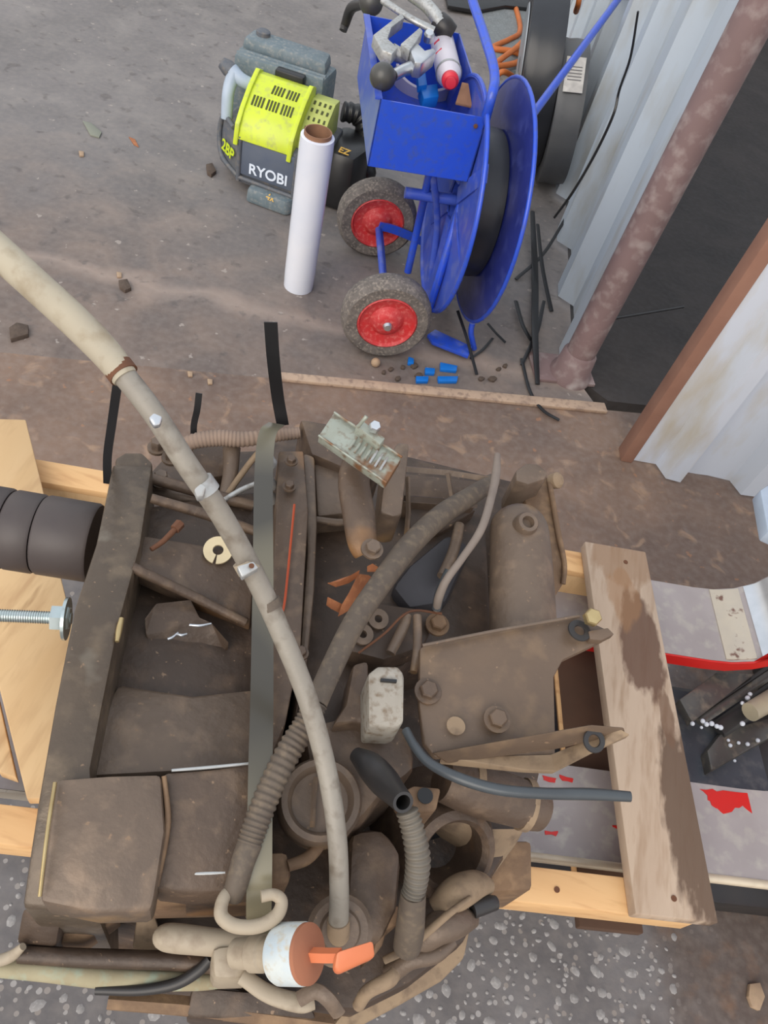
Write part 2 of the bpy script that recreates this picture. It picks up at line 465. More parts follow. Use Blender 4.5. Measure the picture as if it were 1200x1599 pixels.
# ------------------------------------------------------------------ setting: floors
def floor_material(name, kind):
    m = bpy.data.materials.new(name); m.use_nodes = True
    nt = m.node_tree; b = nt.nodes['Principled BSDF']
    b.inputs['Roughness'].default_value = 0.72 if kind != 'dark' else 0.8
    tc = nt.nodes.new('ShaderNodeTexCoord')
    geo = nt.nodes.new('ShaderNodeNewGeometry')
    def nz(s, det=6, dist=0.0):
        n = nt.nodes.new('ShaderNodeTexNoise'); n.inputs['Scale'].default_value = s
        n.inputs['Detail'].default_value = det; n.inputs['Distortion'].default_value = dist
        nt.links.new(geo.outputs['Position'], n.inputs['Vector']); return n.outputs['Fac']
    def mr(src, a, bb):
        r = nt.nodes.new('ShaderNodeMapRange'); r.inputs[1].default_value = a; r.inputs[2].default_value = bb
        nt.links.new(src, r.inputs[0]); return r.outputs[0]
    def mix(fac, a, c):
        x = nt.nodes.new('ShaderNodeMix'); x.data_type = 'RGBA'; nt.links.new(fac, x.inputs[0])
        for s, v in ((6, a), (7, c)):
            if isinstance(v, tuple): x.inputs[s].default_value = v
            else: nt.links.new(v, x.inputs[s])
        return x.outputs[2]
    def math_(op, a, c):
        x = nt.nodes.new('ShaderNodeMath'); x.operation = op
        for s, v in ((0, a), (1, c)):
            if isinstance(v, (int, float)): x.inputs[s].default_value = v
            else: nt.links.new(v, x.inputs[s])
        return x.outputs[0]
    sep = nt.nodes.new('ShaderNodeSeparateXYZ'); nt.links.new(geo.outputs['Position'], sep.inputs[0])
    def line_dist(p, q):
        d = (q - p); d.z = 0; d.normalize()
        nx, ny = -d.y, d.x
        a = math_('MULTIPLY', sep.outputs[0], nx); c = math_('MULTIPLY', sep.outputs[1], ny)
        return math_('ADD', math_('ADD', a, c), -(nx * p.x + ny * p.y))
    big, mid, fine = nz(1.6, 6, 0.6), nz(6, 8, 0.5), nz(45, 4)
    if kind == 'inside':
        cur = mix(mr(big, .35, .65), srgb(126, 121, 120), srgb(109, 105, 104))
        cur = mix(math_('MULTIPLY', mr(mid, .45, .8), 0.75), cur, srgb(144, 138, 134))
        brown = mr(math_('ADD', math_('MULTIPLY', sep.outputs[1], -1.0), math_('MULTIPLY', mid, 0.9)), -2.0, -1.2)
        cur = mix(brown, cur, mix(mr(mid, .35, .7), srgb(104, 92, 86), srgb(132, 116, 106)))
        # strip of drifted dust across the floor
        ld = line_dist(W(60, 405, 0), W(430, 492, 0))
        dust = math_('SUBTRACT', 1.0, mr(math_('ABSOLUTE', math_('ADD', ld, math_('MULTIPLY', math_('SUBTRACT', nz(5, 5), 0.5), 0.18)), 0), 0.0, 0.055))
        cur = mix(math_('MULTIPLY', dust, 0.6), cur, srgb(166, 148, 136))
        cur = mix(math_('MULTIPLY', mr(nz(19, 5, .3), .60, .68), 0.55), cur, srgb(84, 78, 76))
        cur = mix(math_('MULTIPLY', mr(nz(27, 3), .68, .71), 0.7), cur, srgb(168, 158, 150))
    elif kind == 'threshold':
        cur = mix(mr(mid, .3, .7), srgb(112, 92, 80), srgb(134, 110, 94))
        cur = mix(math_('MULTIPLY', mr(big, .45, .6), .6), cur, srgb(96, 82, 76))
        cur = mix(math_('MULTIPLY', mr(nz(17, 5, .6), .58, .7), 0.6), cur, srgb(168, 138, 112))
        cur = mix(math_('MULTIPLY', mr(nz(30, 3), .68, .71), 0.8), cur, srgb(150, 110, 84))
    elif kind == 'apron':
        cur = mix(mr(mid, .3, .7), srgb(120, 116, 116), srgb(98, 94, 94))
        v = nt.nodes.new('ShaderNodeTexVoronoi'); v.inputs['Scale'].default_value = 75; v.inputs['Randomness'].default_value = 1
        nt.links.new(geo.outputs['Position'], v.inputs['Vector'])
        rnd = nt.nodes.new('ShaderNodeSeparateColor'); nt.links.new(v.outputs['Color'], rnd.inputs[0])
        chip = math_('MULTIPLY', math_('LESS_THAN', v.outputs['Distance'], 0.36), math_('GREATER_THAN', rnd.outputs[0], 0.62))
        shade = mix(rnd.outputs[1], srgb(150, 140, 132), srgb(178, 174, 172))
        cur = mix(math_('MULTIPLY', chip, 0.75), cur, shade)
        stain = mr(math_('ADD', sep.outputs[0], math_('MULTIPLY', mid, .35)), 0.86, 1.02)
        cur = mix(stain, cur, mix(mr(nz(20), .5, .7), srgb(92, 80, 74), srgb(116, 92, 76)))
    else:  # doorway floor: near-black tones stand in for the unlit interior
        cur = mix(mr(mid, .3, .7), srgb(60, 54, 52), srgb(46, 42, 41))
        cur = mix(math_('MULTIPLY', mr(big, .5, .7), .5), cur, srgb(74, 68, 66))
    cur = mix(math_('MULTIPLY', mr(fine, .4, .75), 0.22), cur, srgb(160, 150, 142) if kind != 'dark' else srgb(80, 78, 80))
    nt.links.new(cur, b.inputs['Base Color'])
    bp = nt.nodes.new('ShaderNodeBump'); bp.inputs['Strength'].default_value = 0.3; bp.inputs['Distance'].default_value = 0.003
    nt.links.new(nz(60, 6), bp.inputs['Height']); nt.links.new(bp.outputs[0], b.inputs['Normal'])
    return m

S0, S1 = W(440, 592, 0), W(945, 640, 0)
sdir = (S1 - S0).normalized()
SL, SR = S0 - sdir * 4.0, S1 + sdir * 0.03
ndir = Vector((-sdir.y, sdir.x, 0))
def fpoly(name, pts, m, zt=0.0, th=0.08):
    o = prism(name, [(p[0], p[1], zt) for p in pts], (0, 0, -th), m, smooth=0)
    return tag(o, kind='structure')
wall_a = Vector((0.416, 2.01, 0)); wall_d = Vector((-0.113, 0.9936, 0)).normalized()
wall_e = wall_a + wall_d * 6.5
fl = fpoly('floor', [SL, SR - sdir * .05, wall_a + Vector((.02, 0.03, 0)), wall_e, (-6, 8.4), (-6, 0.2)], floor_material('shop_floor', 'inside'))
E0, E1 = S0 - ndir * 0.55 - sdir * 4, S1 - ndir * 0.72 + sdir * 2.5
fpoly('floor_threshold', [E0, E1, SR + sdir * 2.5 , SR, SL], floor_material('threshold_concrete', 'threshold'))
fpoly('floor_apron', [(E0.x, E0.y), (-5, -4), (5, -4), (E1.x + .5, -1), (E1.x, E1.y)], floor_material('aggregate_concrete', 'apron'))
fpoly('floor_doorway', [SR + Vector((-.02, .04, 0)), SR + sdir * 2.5, (5, 5), (4, 8.4), wall_e, wall_a + Vector((.02, 0.03, 0))], floor_material('doorway_shade', 'dark'), zt=-0.002)  # darkness of the room beyond is painted into this floor's colour
# sill strip
sill = prism('trim_3', [S0 - sdir * 0.02 + ndir * .018, S1 + ndir * .02, S1 - ndir * .02, S0 - sdir * .02 - ndir * .012], (0, 0, 0.012), M_sill, bevel=0.003)
tag(sill, 'pale timber sill strip across the doorway floor', kind='structure')

# ------------------------------------------------------------------ setting: corrugated walls, post
def cladding(name, a, d, n, length, height, pitch, depth, m, z0=0.0, wavy=0.0, phase=0.0):
    """trapezoid sheet: base start a, direction d, outward normal n"""
    bm = bmesh.new()
    prof = []
    s = -phase
    while s < length:
        for u, h in ((0, 0), (.30, 0), (.40, 1), (.60, 1), (.70, 0), (.85, 0.0)):
            q = s + u * pitch
            if 0 <= q <= length: prof.append((q, h * depth))
        s += pitch
    prof.append((length, 0))
    th = 0.0015
    rows = []
    for off in (0, -th):
        for zz in (z0, z0 + height):
            r = []
            for q, h in prof:
                wob = wavy * (noise.noise(Vector((q * 9, 3.1, 0))) if zz == z0 else 0)
                p = a + d * q + n * (h + off); p.z = zz + wob
                r.append(bm.verts.new(p))
            rows.append(r)
    k = len(prof)
    for i in range(k - 1):
        bm.faces.new((rows[0][i], rows[0][i + 1], rows[1][i + 1], rows[1][i]))
        bm.faces.new((rows[2][i + 1], rows[2][i], rows[3][i], rows[3][i + 1]))
        bm.faces.new((rows[0][i + 1], rows[0][i], rows[2][i], rows[2][i + 1]))
        bm.faces.new((rows[1][i], rows[1][i + 1], rows[3][i + 1], rows[3][i]))
    for i in (0, k - 1):
        bm.faces.new((rows[0][i], rows[1][i], rows[3][i], rows[2][i]))
    o = fin(name, bm, m, smooth=20)
    return tag(o, kind='structure')

wall_n = Vector((-wall_d.y, wall_d.x, 0))
wr_ = cladding('wall_right', wall_a + wall_d * 0.02 + wall_n * -0.025, wall_d, wall_n, 6.0, 2.5, 0.36, 0.055, M_sheet, z0=0.02, phase=0.12)
tag(wr_, 'pale corrugated metal wall behind the blue strapping cart')
post_b = W(889, 586, 0)
post = thing('trim_1', post_b, 'brown primed round steel post at the end of the corrugated wall', 'post')
del post['category']; post['kind'] = 'structure'
lathe('pipe', post_b, (0, 0, 1), [(0, 0), (.046, 0), (.046, 2.5), (0, 2.5)], M_post, post, 24)
lathe('base_collar', post_b, (0, 0, 1), [(0, 0), (.070, 0), (.068, .02), (.058, .035), (.054, .09), (.0465, .10), (0, .10)], M_post, post, 20)
box('base_plate', post_b + Vector((-.03, .01, .006)), (.2, .13, .012), M_post, post, rz=math.atan2(sdir.y, sdir.x), bevel=.002)
ribbon('edge_flange', [post_b + wall_d * .06 + Vector((0, 0, .01)), post_b + wall_d * .06 + Vector((0, 0, 1.2)), post_b + wall_d * .06 + Vector((0, 0, 2.5))], wall_d * .05, .006, M_post, post)

ca, cb = W(986, 722, 0), W(1190, 765, 0)
cdir = (cb - ca).normalized(); cn = Vector((cdir.y, -cdir.x, 0))
cl = cladding('wall_front', ca, cdir, cn, 3.0, 2.5, 0.235, 0.05, M_sheetr, z0=0.012, wavy=0.012, phase=0.0)
tag(cl, 'white weathered corrugated cladding beside the dark doorway')
bt = prism('trim_2', [ca - cdir * .034 + cn * .004, ca + cdir * 0.002 + cn * .004, ca + cdir * .002 - cn * .05, ca - cdir * .034 - cn * .05], (0, 0, 2.5), M_trimb, bevel=.003)
tag(bt, 'brown painted door edge beside the white cladding', kind='structure')
# dim room behind the doorway
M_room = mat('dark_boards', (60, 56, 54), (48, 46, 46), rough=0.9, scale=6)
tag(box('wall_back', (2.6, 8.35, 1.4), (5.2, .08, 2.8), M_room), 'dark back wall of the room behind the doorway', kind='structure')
tag(cladding('wall_far', Vector((-6.0, 8.3, 0)), Vector((1, 0, 0)), Vector((0, -1, 0)), 6.0, 2.8, .3, .05, M_sheet), 'pale corrugated far wall of the shop')
# latch rod across the doorway
rod = tubew('drop_bar', [tuple(post_b + Vector((.03, 0, .235))) + (.004,), tuple(W(1068, 479, .235)) + (.004,)], M_black, seg=8)
tag(rod, 'thin black rod sticking out from the steel post across the dark doorway', 'rod')

# ------------------------------------------------------------------ stretch wrap roll
wb = W(466, 447, 0); 
wrap = thing('stretch_wrap_roll', wb, 'white roll of stretch film standing upright on the floor', 'film roll')
wt = W(497, 208, .5) - wb
lathe('film', wb, wt, [(.038, 0.0), (.046, .002), (.0475, .05), (.0475, .46), (.046, .492), (.038, .494), (.038, 0)], M_white, wrap, 36)
lathe('core', wb, wt, [(.0345, 0.0), (.0379, 0.0), (.0379, .505), (.0345, .505), (.0345, 0)], M_card, wrap, 36)

# ------------------------------------------------------------------ lime and grey garden power unit
bw = thing('backpack_blower', (-.75, 2.58, 0), 'lime green and charcoal backpack power blower standing on the floor', 'blower')
def poly_box(name, foot, z0, z1, m, parent, bevel=.01, shrink=0.0, topfoot=None):
    c = sum((Vector((x, y, 0)) for x, y in foot), Vector()) / len(foot)
    tf = topfoot or [((x - c.x) * (1 - shrink) + c.x, (y - c.y) * (1 - shrink) + c.y) for x, y in foot]
    return fin(name, bm_prism(bmesh.new(), [Vector((x, y, z1)) for x, y in tf], [Vector((x, y, z0)) for x, y in foot]), m, parent, 35, bevel)
poly_box('body', [(-.845, 2.43), (-.63, 2.42), (-.55, 2.50), (-.55, 2.72), (-.92, 2.74), (-.955, 2.53)], .035, .205, M_dgrey, bw, .012, topfoot=[(-.84, 2.425), (-.63, 2.42), (-.56, 2.50), (-.56, 2.70), (-.90, 2.72), (-.94, 2.52)])
# front panel and frame
fx = Vector((1, -.02, 0)); fz = Vector((0, 0, 1))
def fpt(x, z, off=0.0): return Vector((x, 2.425 - (x + .84) * .04 - off, z))
prism('front_panel', [fpt(-.838, .075, .004), fpt(-.645, .075, .004), fpt(-.645, .195, .004), fpt(-.838, .195, .004)], (0, .01, 0), mat('slate_panel', (84, 94, 112), (94, 102, 116), rough=.5, scale=18), bw, .004)
for (x0, z0, x1, z1) in ((-.842, .205, -.842, .05), (-.842, .062, -.64, .058), (-.64, .05, -.64, .205)):
    tubew('panel_rim', [tuple(fpt(x0, z0, .004)) + (.008,), tuple(fpt(x1, z1, .004)) + (.008,)], M_dgrey, bw, 8)
text('lettering', 'RYOBI', fpt(-.735, .105, .0055), (1, -.04, .015), (0, 0, 1), .05, mat('print_white', (222, 232, 246), rough=.5), bw)
tubew('side_rim', [(-.848, 2.43, .06, .007), (-.93, 2.50, .07, .009), (-.955, 2.53, .13, .009), (-.94, 2.525, .20, .009), (-.88, 2.46, .205, .008)], M_dgrey, bw, 10)
nrm = Vector((-.1, -.11, 0)).normalized()
sx = Vector((.095, -.09, -.0)).normalized()
text('side_lettering', '2BP', Vector((-.902, 2.477, .115)) + nrm * .004, sx, (0, 0, 1), .058, mat('print_lime', (200, 222, 40), rough=.5), bw, shear=.2)
poly_box('foot', [(-.80, 2.385), (-.645, 2.375), (-.62, 2.42), (-.80, 2.45)], 0.0, .055, M_tank, bw, .012, shrink=.06)
poly_box('foot', [(-.92, 2.60), (-.60, 2.60), (-.60, 2.72), (-.90, 2.72)], 0.0, .04, M_tank, bw, .008)
text('foot_mark', '4x', Vector((-.71, 2.383, .047)), (1, -.06, 0), (0, .6, .8), .03, mat('print_gold', (200, 160, 70), rough=.5), bw)
# yellow cover: arched sheet with depth
def arch(name, x0, x1, prof, m, parent, bevel=.004):
    bm = bmesh.new()
    A = [Vector((x0, y, z)) for y, z in prof]; B = [Vector((x1, y + .0, z)) for y, z in prof]
    bm_prism(bm, A, B)
    return fin(name, bm, m, parent, 35, bevel)
arch('cover', -.850, -.672, [(2.412, .196), (2.425, .235), (2.455, .272), (2.52, .318), (2.585, .345), (2.62, .34), (2.64, .20)], M_lime, bw)
arch('cover_lip', -.862, -.846, [(2.404, .178), (2.418, .245), (2.455, .283), (2.52, .328), (2.59, .357), (2.63, .34), (2.64, .20)], M_lime, bw, .003)
arch('cover_lip', -.676, -.660, [(2.404, .178), (2.418, .245), (2.455, .283), (2.52, .328), (2.59, .357), (2.63, .34), (2.64, .20)], M_lime, bw, .003)
arch('vent_panel', -.662, -.580, [(2.46, .19), (2.475, .24), (2.53, .285), (2.60, .318), (2.66, .31), (2.68, .19)], M_limed, bw)
M_slot = mat('vent_dark', (70, 76, 40), rough=.8)
slot_me = None
def cover_z(y):
    pr = [(2.412, .196), (2.425, .235), (2.455, .272), (2.52, .318), (2.585, .345), (2.62, .34)]
    for (y0, z0), (y1, z1) in zip(pr, pr[1:]):
        if y0 <= y <= y1: return z0 + (z1 - z0) * (y - y0) / (y1 - y0), math.atan2(z1 - z0, y1 - y0)
    return .34, 0
for gx in (-.815, -.765, -.715):
    for k in range(4):
        for s in range(2):
            if gx < -.80 and s: continue
            y = 2.492 + s * .05; x = gx + k * .011 - .015
            zz, an = cover_z(y)
            box('vent_slot', (x, y, zz + .0005), (.006, .036, .003), M_slot, bw, rot=Matrix.Rotation(an, 3, 'X'))
for i in range(4):
    for j in range(4):
        y = 2.500 + j * .028; x = -.648 + i * .018
        pr = [(2.46, .19), (2.475, .24), (2.53, .285), (2.60, .318)]
        zz = .24 + (y - 2.475) * .78 if y < 2.53 else .285 + (y - 2.53) * .47
        box('vent_slot', (x, y, zz + .001), (.007, .014, .003), M_slot, bw, rot=Matrix.Rotation(math.radians(28), 3, 'X'))
# tank / rear frame
poly_box('tank', [(-.965, 2.645), (-.64, 2.655), (-.63, 2.80), (-.97, 2.80)], .06, .355, M_tank, bw, .014, shrink=.03)
poly_box('tank_lid', [(-.955, 2.70), (-.65, 2.70), (-.66, 2.80), (-.95, 2.80)], .35, .392, M_tank, bw, .012, shrink=.05)
for yy in (2.665, 2.69):
    tubew('tank_ridge', [(-.955, yy, .352, .007), (-.65, yy + .005, .352, .007)], M_tank, bw, 8)
lathe('fuel_cap', (-.90, 2.76, .39), (0, 0, 1), [(0, 0), (.024, 0), (.024, .014), (.018, .018), (0, .018)], M_dgrey, bw, 16)
box('carburettor', (-.755, 2.635, .335), (.10, .035, .05), M_black, bw, bevel=.006)
tubew('handle', [(-.850, 2.57, .305, .020), (-.90, 2.56, .318, .022), (-.935, 2.565, .335, .024)], M_ltgrey, bw, 12)
tubew('handle_arm', [(-.925, 2.56, .33, .022), (-.93, 2.53, .28, .020), (-.925, 2.51, .20, .019)], M_ltgrey, bw, 12)
lathe('handle_cap', (-.93, 2.565, .33), (-.9, .1, .35), [(0, 0), (.024, 0), (.026, .02), (.018, .045), (0, .047)], M_dgrey, bw, 16)
poly_box('motor_housing', [(-.585, 2.50), (-.46, 2.50), (-.43, 2.62), (-.46, 2.78), (-.60, 2.78)], 0.0, .20, M_black, bw, .03, shrink=.2)
tubew('hose', [(-.58, 2.72, .25, .032), (-.52, 2.74, .24, .034), (-.47, 2.72, .17, .034), (-.44, 2.66, .06, .032)], M_black, bw, 14, ribs=9, rib=.08)
text('housing_mark', 'EZ', Vector((-.515, 2.545, .203)), (1, -.1, 0), (0, 1, .3), .035, mat('print_gold', (200, 160, 70), rough=.5), bw)

# ------------------------------------------------------------------ blue strapping cart
C0 = Vector((0.0, 2.15, 0)); CA = Vector((-.317, .948, 0)).normalized(); CB = Vector((CA.y, -CA.x, 0))
def cp(a, b, z): return C0 + CA * a + CB * b + Vector((0, 0, z))
cart = thing('strapping_cart', C0 - CB * .12, 'blue steel strapping cart with red wheels and a tool tray', 'cart')
def wheel(c):
    ax = -CA
    ty = lathe('wheel', c, ax, [(.088, -.075), (.118, -.075), (.130, -.06), (.133, -.0375), (.130, -.015), (.118, 0), (.088, 0), (.088, -.075)], M_tyre, cart, 40)
    ty['label'] = 'dusty grey tyre on a red rim'
    lathe('rim', c, ax, [(0, -.060), (.089, -.060), (.089, -.004), (.083, .001), (.077, -.008), (.05, -.013), (.040, -.004), (.034, .004), (.022, .008), (0, .008)], M_redrim, ty, 36)
    return ty
nwc = W(605, 506, .133); fwc = W(590, 350, .133)
w1 = wheel(nwc); w2 = wheel(fwc)
lathe('hub_nut', nwc, -CA, [(0, .006), (.013, .006), (.014, .012), (.010, .020), (0, .022)], M_chrome, w1, 16)
tubew('axle', [tuple(fwc - CA * .03) + (.010,), tuple(nwc + CA * .03) + (.010,)], M_blue2, cart, 10)
ribbon('axle_bar', [fwc - CA * .03 + Vector((0, 0, .012)), fwc + CB * .06 - CA * .02, fwc + CB * .20 + Vector((0, 0, -.05))], Vector((0, 0, .028)), .006, M_blue, cart)
slab('axle_bar', [(668, 522), (680, 514), (738, 541), (732, 556), (676, 534)], .012, M_blue, cart, .002, z=.03)
# reel
for i, (bb, rr, mm) in enumerate(((0.0, .33, mat('shaded_reel_blue', (38, 46, 112), (52, 62, 140), (70, 80, 150), rough=.3, scale=5, coat=.3)), (-.092, .315, M_blue2))):  # right flange: dark reflection and shade inside the reel put into a deeper blue
    c = cp(0, bb, .385)
    s = 1 if i == 0 else -1
    fl_ = lathe('reel_flange', c, CB * s, [(.06, 0), (.20, 0), (rr - .02, .006), (rr - .005, .010), (rr, .018), (rr - .004, .02), (rr - .009, .013), (rr - .022, .009), (.20, .003), (.06, .003), (.06, 0)], mm, cart, 64)
    tubew('flange_rim', [tuple(c + CB * s * .014 + (CA * math.cos(t * math.pi / 24) + Vector((0, 0, math.sin(t * math.pi / 24)))) * rr) + (.006,) for t in range(49)], M_blue, fl_, 8, sharp=True)
    if i == 1:
        for t in range(6):
            d = CA * math.cos(t * math.pi / 3 + .3) + Vector((0, 0, math.sin(t * math.pi / 3 + .3)))
            ribbon('spoke', [c - CB * .006 + d * .05, c - CB * .006 + d * .18, c - CB * .002 + d * (rr - .02)], CA * .045 * abs(d.z) + Vector((0, 0, .045 * abs(d.dot(CA)) + .001)), .005, M_blue2, fl_)
lathe('reel_hub', cp(0, -.092, .385), CB, [(.05, 0), (.062, 0), (.062, .092), (.05, .092), (.05, 0)], M_blue2, cart, 24)
coil = lathe('strapping_coil', cp(0, -.086, .385), CB, [(.065, 0), (.20, 0), (.202, .02), (.199, .04), (.203, .06), (.20, .082), (.065, .082), (.065, 0)], M_coil, seg=56)
tag(coil, 'black strapping coil wound between the blue reel flanges of the cart', 'strapping coil')
# frame tubes
def ct(pts, r=.0125, name='frame_tube', m=M_blue, par=cart):
    return tubew(name, [tuple(p) + (r,) for p in pts], m, par, 12)
ct([W(668, 490, .10), W(705, 372, .32), W(738, 258, .50), W(764, 165, .70), W(773, 118, .745), W(758, 60, .77), W(738, 0, .80), W(728, -40, .82)])
ct([W(637, 425, .06), W(655, 345, .24), W(672, 268, .49)], .012)
ct([W(672, 440, .10), W(683, 350, .29), W(676, 268, .49)], .010, m=M_blue2)
ct([W(600, 430, .02), W(596, 385, .09), W(593, 356, .13)], .010, 'support_bar', M_blue2)
ct([W(741, 545, .005), W(736, 520, .06), W(738, 505, .09)], .009, 'reel_foot')
ct([W(824, 190, .54), W(896, 93, .60), W(968, -4, .66), W(1005, -52, .69)], .0125, 'handle_bar')
ct([cp(0, -.24, .385), cp(0, .10, .385)], .016, 'reel_shaft', M_blue2)
# tray
T0, T1, TB0, TB1, TZ0, TZ1 = -.095, .42, -.374, -.102, .495, .665
tray = box('tray', cp((T0 + T1) / 2, (TB0 + TB1) / 2, TZ0), (TB1 - TB0, T1 - T0, .004), M_blue, cart, rz=math.atan2(CB.y, CB.x))
for nm, a0, b0, a1, b1 in (('tray_front', T0, TB0, T0, TB1), ('tray_side', T0, TB0, T1, TB0), ('tray_side', T0, TB1, T1, TB1), ('tray_end', T1, TB0, T1, TB1)):
    mid = cp((a0 + a1) / 2, (b0 + b1) / 2, (TZ0 + TZ1) / 2)
    ln = math.hypot(a1 - a0, b1 - b0)
    dv = cp(a1, b1, 0) - cp(a0, b0, 0)
    box(nm, mid, (ln + .004, .004, TZ1 - TZ0), M_blue if nm != 'tray_side' else M_blue2, tray, rz=math.atan2(dv.y, dv.x))
hexbolt('rivet', cp(T0 - .003, TB1 - .022, TZ1 - .022), -CA, .006, .004, M_rustbolt, tray, False)
ribbon('tray_lip', [cp(T0, TB0 - .005, TZ1), cp(.1, TB0 - .005, TZ1), cp(T1, TB0 - .005, TZ1)], CB * .018, .005, M_blue2, tray)

# things lying in the tray
tool = thing('strapping_tensioner', cp(.18, -.24, TZ0 + .003), 'bright metal strapping tensioner tool lying in the blue tray', 'hand tool')
def tp(name, pts, m, par, **k): return tubep(name, pts, m, par, **k)
tp('body_bar', [(600, 2, .70, 7), (640, 28, .71, 7), (678, 48, .70, 8)], M_alloy, tool, flat=.7)
tp('handle', [(642, -8, .71, 9), (668, 10, .71, 10), (690, 38, .69, 11)], M_alloy, tool)
tp('handle_grip', [(684, 32, .69, 15), (694, 44, .68, 17), (706, 54, .67, 14)], M_darksteel, tool)
slab('jaw', [(583, 54), (627, 20), (632, 27), (612, 42), (606, 60), (622, 74), (613, 84), (597, 78)], .03, M_alloy, tool, .003, z=.715)
slab('jaw', [(626, 68), (656, 42), (661, 48), (650, 66), (640, 78)], .03, M_alloy, tool, .003, z=.715)
slab('ratchet_body', [(640, 76), (652, 66), (664, 78), (678, 74), (682, 80), (660, 98), (648, 96)], .04, M_chrome, tool, .004, z=.71)
lathe('pin', W(669, 63, .68), (0, -.4, 1), [(0, 0), (.014, 0), (.015, .02), (.011, .026), (0, .027)], M_chrome, tool, 16)
tp('crank', [(612, 80, .69, 12), (632, 90, .68, 10), (650, 98, .67, 9)], M_alloy, tool)
tp('lever', [(614, 118, .68, 9), (630, 110, .68, 9), (646, 104, .68, 10), (650, 96, .68, 6)], M_chrome, tool)
def ball(name, p, r, m, par):
    return lathe(name, p - Vector((0, 0, r)), (0, 0, 1), [(r * math.sin(t * math.pi / 10), r - r * math.cos(t * math.pi / 10)) for t in range(11)], m, par, 20, 60)
ball('knob', W(598, 120, .69), .033, mat('knob_black', (74, 74, 72), (58, 56, 54), rough=.35, scale=10), tool)
tp('knob_stem', [(602, 120, .685, 7), (618, 117, .68, 7)], M_darksteel, tool)
can = thing('spray_can', W(700, 95, .60), 'white spray can with red cap lying in the blue tray', 'spray can')
c0, c1 = W(690, 62, .63), W(704, 128, .665)
cax = (c1 - c0).normalized(); cl_ = (c1 - c0).length; rr = .035
lathe('can_body', c0, cax, [(0, 0), (rr, 0), (rr, cl_ * .82), (rr * .9, cl_ * .88), (rr * .62, cl_ * .95), (0, cl_ * .95)], M_canw, can, 28)
lathe('can_ring', c0 + cax * cl_ * .80, cax, [(rr, 0), (rr * 1.03, .004), (rr * 1.03, .010), (rr, .014), (rr, 0)], M_alloy, can, 28)
lathe('nozzle_cap', c0 + cax * cl_ * .945, cax, [(0, 0), (rr * .66, 0), (rr * .64, .012), (rr * .42, .018), (rr * .40, .032), (0, .034)], M_red, can, 24)
for (x, y, w_, h_) in ((689, 68, 5, 3.5), (692, 88, 6, 1.2)):
    p = W(x, y, .66); q = c0 + cax * (p - c0).dot(cax)
    d = (CAMP - q); d = (d - cax * d.dot(cax)).normalized(); d = (d - cax.cross(d) * -.45).normalized()
    box('red_mark', q + d * rr, (PR(p, w_) * 2, PR(p, h_) * 2, .002), M_red, can, rot=Matrix((cax.cross(d) * -1, cax, d)).transposed())
bp_ = thing('blue_clamp', W(660, 130, .53), 'azure blue plastic clamp lying under the tensioner in the tray', 'clamp')
slab('arm', [(651, 106), (664, 104), (668, 132), (654, 134)], .02, M_cyan, bp_, .003, z=.62)
slab('pad', [(656, 134), (684, 130), (686, 150), (662, 154)], .03, M_cyan, bp_, .003, z=.61)
tapec = W(664, 118, .53)
tape = lathe('tape_ring', tapec - Vector((0, 0, .025)), (.05, -.3, 1), [(.085, 0), (.094, 0), (.094, .055), (.085, .055), (.085, 0)], M_canw, seg=40)
tag(tape, 'white ring of tape standing in the front of the blue tray', 'tape roll')
cardp = slab('cardboard_scrap', [(712, 160, .62), (722, 128, .66), (732, 130, .66), (738, 166, .62)], .006, M_card, bevel=.001)
tag(cardp, 'tan cardboard scrap in the front corner of the blue tray', 'cardboard')
kn2 = thing('hammer_handle', W(560, 30, 0), 'dark ball ended lever hanging off the back of the blue tray', 'lever')
ball('knob', W(580, 4, .66), .036, MATS['knob_black'], kn2)
tp('lever', [(572, 6, .62, 7), (550, 12, .56, 8), (540, 36, .50, 7), (536, 48, .48, 6)], M_darksteel, kn2)

# ------------------------------------------------------------------ coils leaning at the wall, sacks, cord
def coil_at(c, ax, r, w_, ri, m, label, mrim=None):
    t = thing('strap_coil', Vector((c.x, c.y, 0)), label, 'strapping coil', 'strapping coils leaning on the corrugated wall')
    ax = Vector(ax).normalized()
    lathe('winding', c - ax * w_ / 2, ax, [(ri, 0), (r - .004, 0), (r, .01), (r - .003, w_ * .3), (r, w_ * .6), (r - .004, w_), (ri, w_), (ri, 0)], m, t, 56)
    lathe('core', c - ax * w_ / 2, ax, [(ri - .006, -.003), (ri - .0005, -.003), (ri - .0005, w_ + .003), (ri - .006, w_ + .003), (ri - .006, -.003)], M_card, t, 40)
    return t
ca_ax = (wall_n * -1 + Vector((0, 0, .16))).normalized()
cA = coil_at(Vector((.03, 3.34, .335)), ca_ax, .325, .13, .20, M_coil, 'large black strapping coil leaning beside the corrugated wall')
cB = coil_at(Vector((.172, 3.24, .27)), ca_ax, .255, .10, .15, M_coilg, 'smaller grey strapping coil with a paper label against the corrugated wall')
lathe('side_plate', Vector((.03, 3.34, .335)) - ca_ax * .072, ca_ax, [(.06, 0), (.235, 0), (.24, .004), (.06, .004), (.06, 0)], mat('silver_plate', (176, 184, 192), (150, 156, 162), rough=.3, metal=.4, scale=6), cA, 48)
tag(tubep('orange_cord', [(790, -30, .02, 4), (808, 20, .02, 4), (812, 50, .02, 4), (795, 62, .02, 4), (770, 75, .02, 4.5), (800, 80, .03, 4.5), (820, 90, .03, 4.5), (800, 100, .04, 4.5), (775, 100, .05, 4.5), (812, 70, .07, 4.5), (840, 38, .1, 4.5), (848, 55, .08, 4.5), (842, 72, .06, 4.5)], M_orange, seg=8), 'orange cord tangled on the floor behind the blue cart', 'cord')
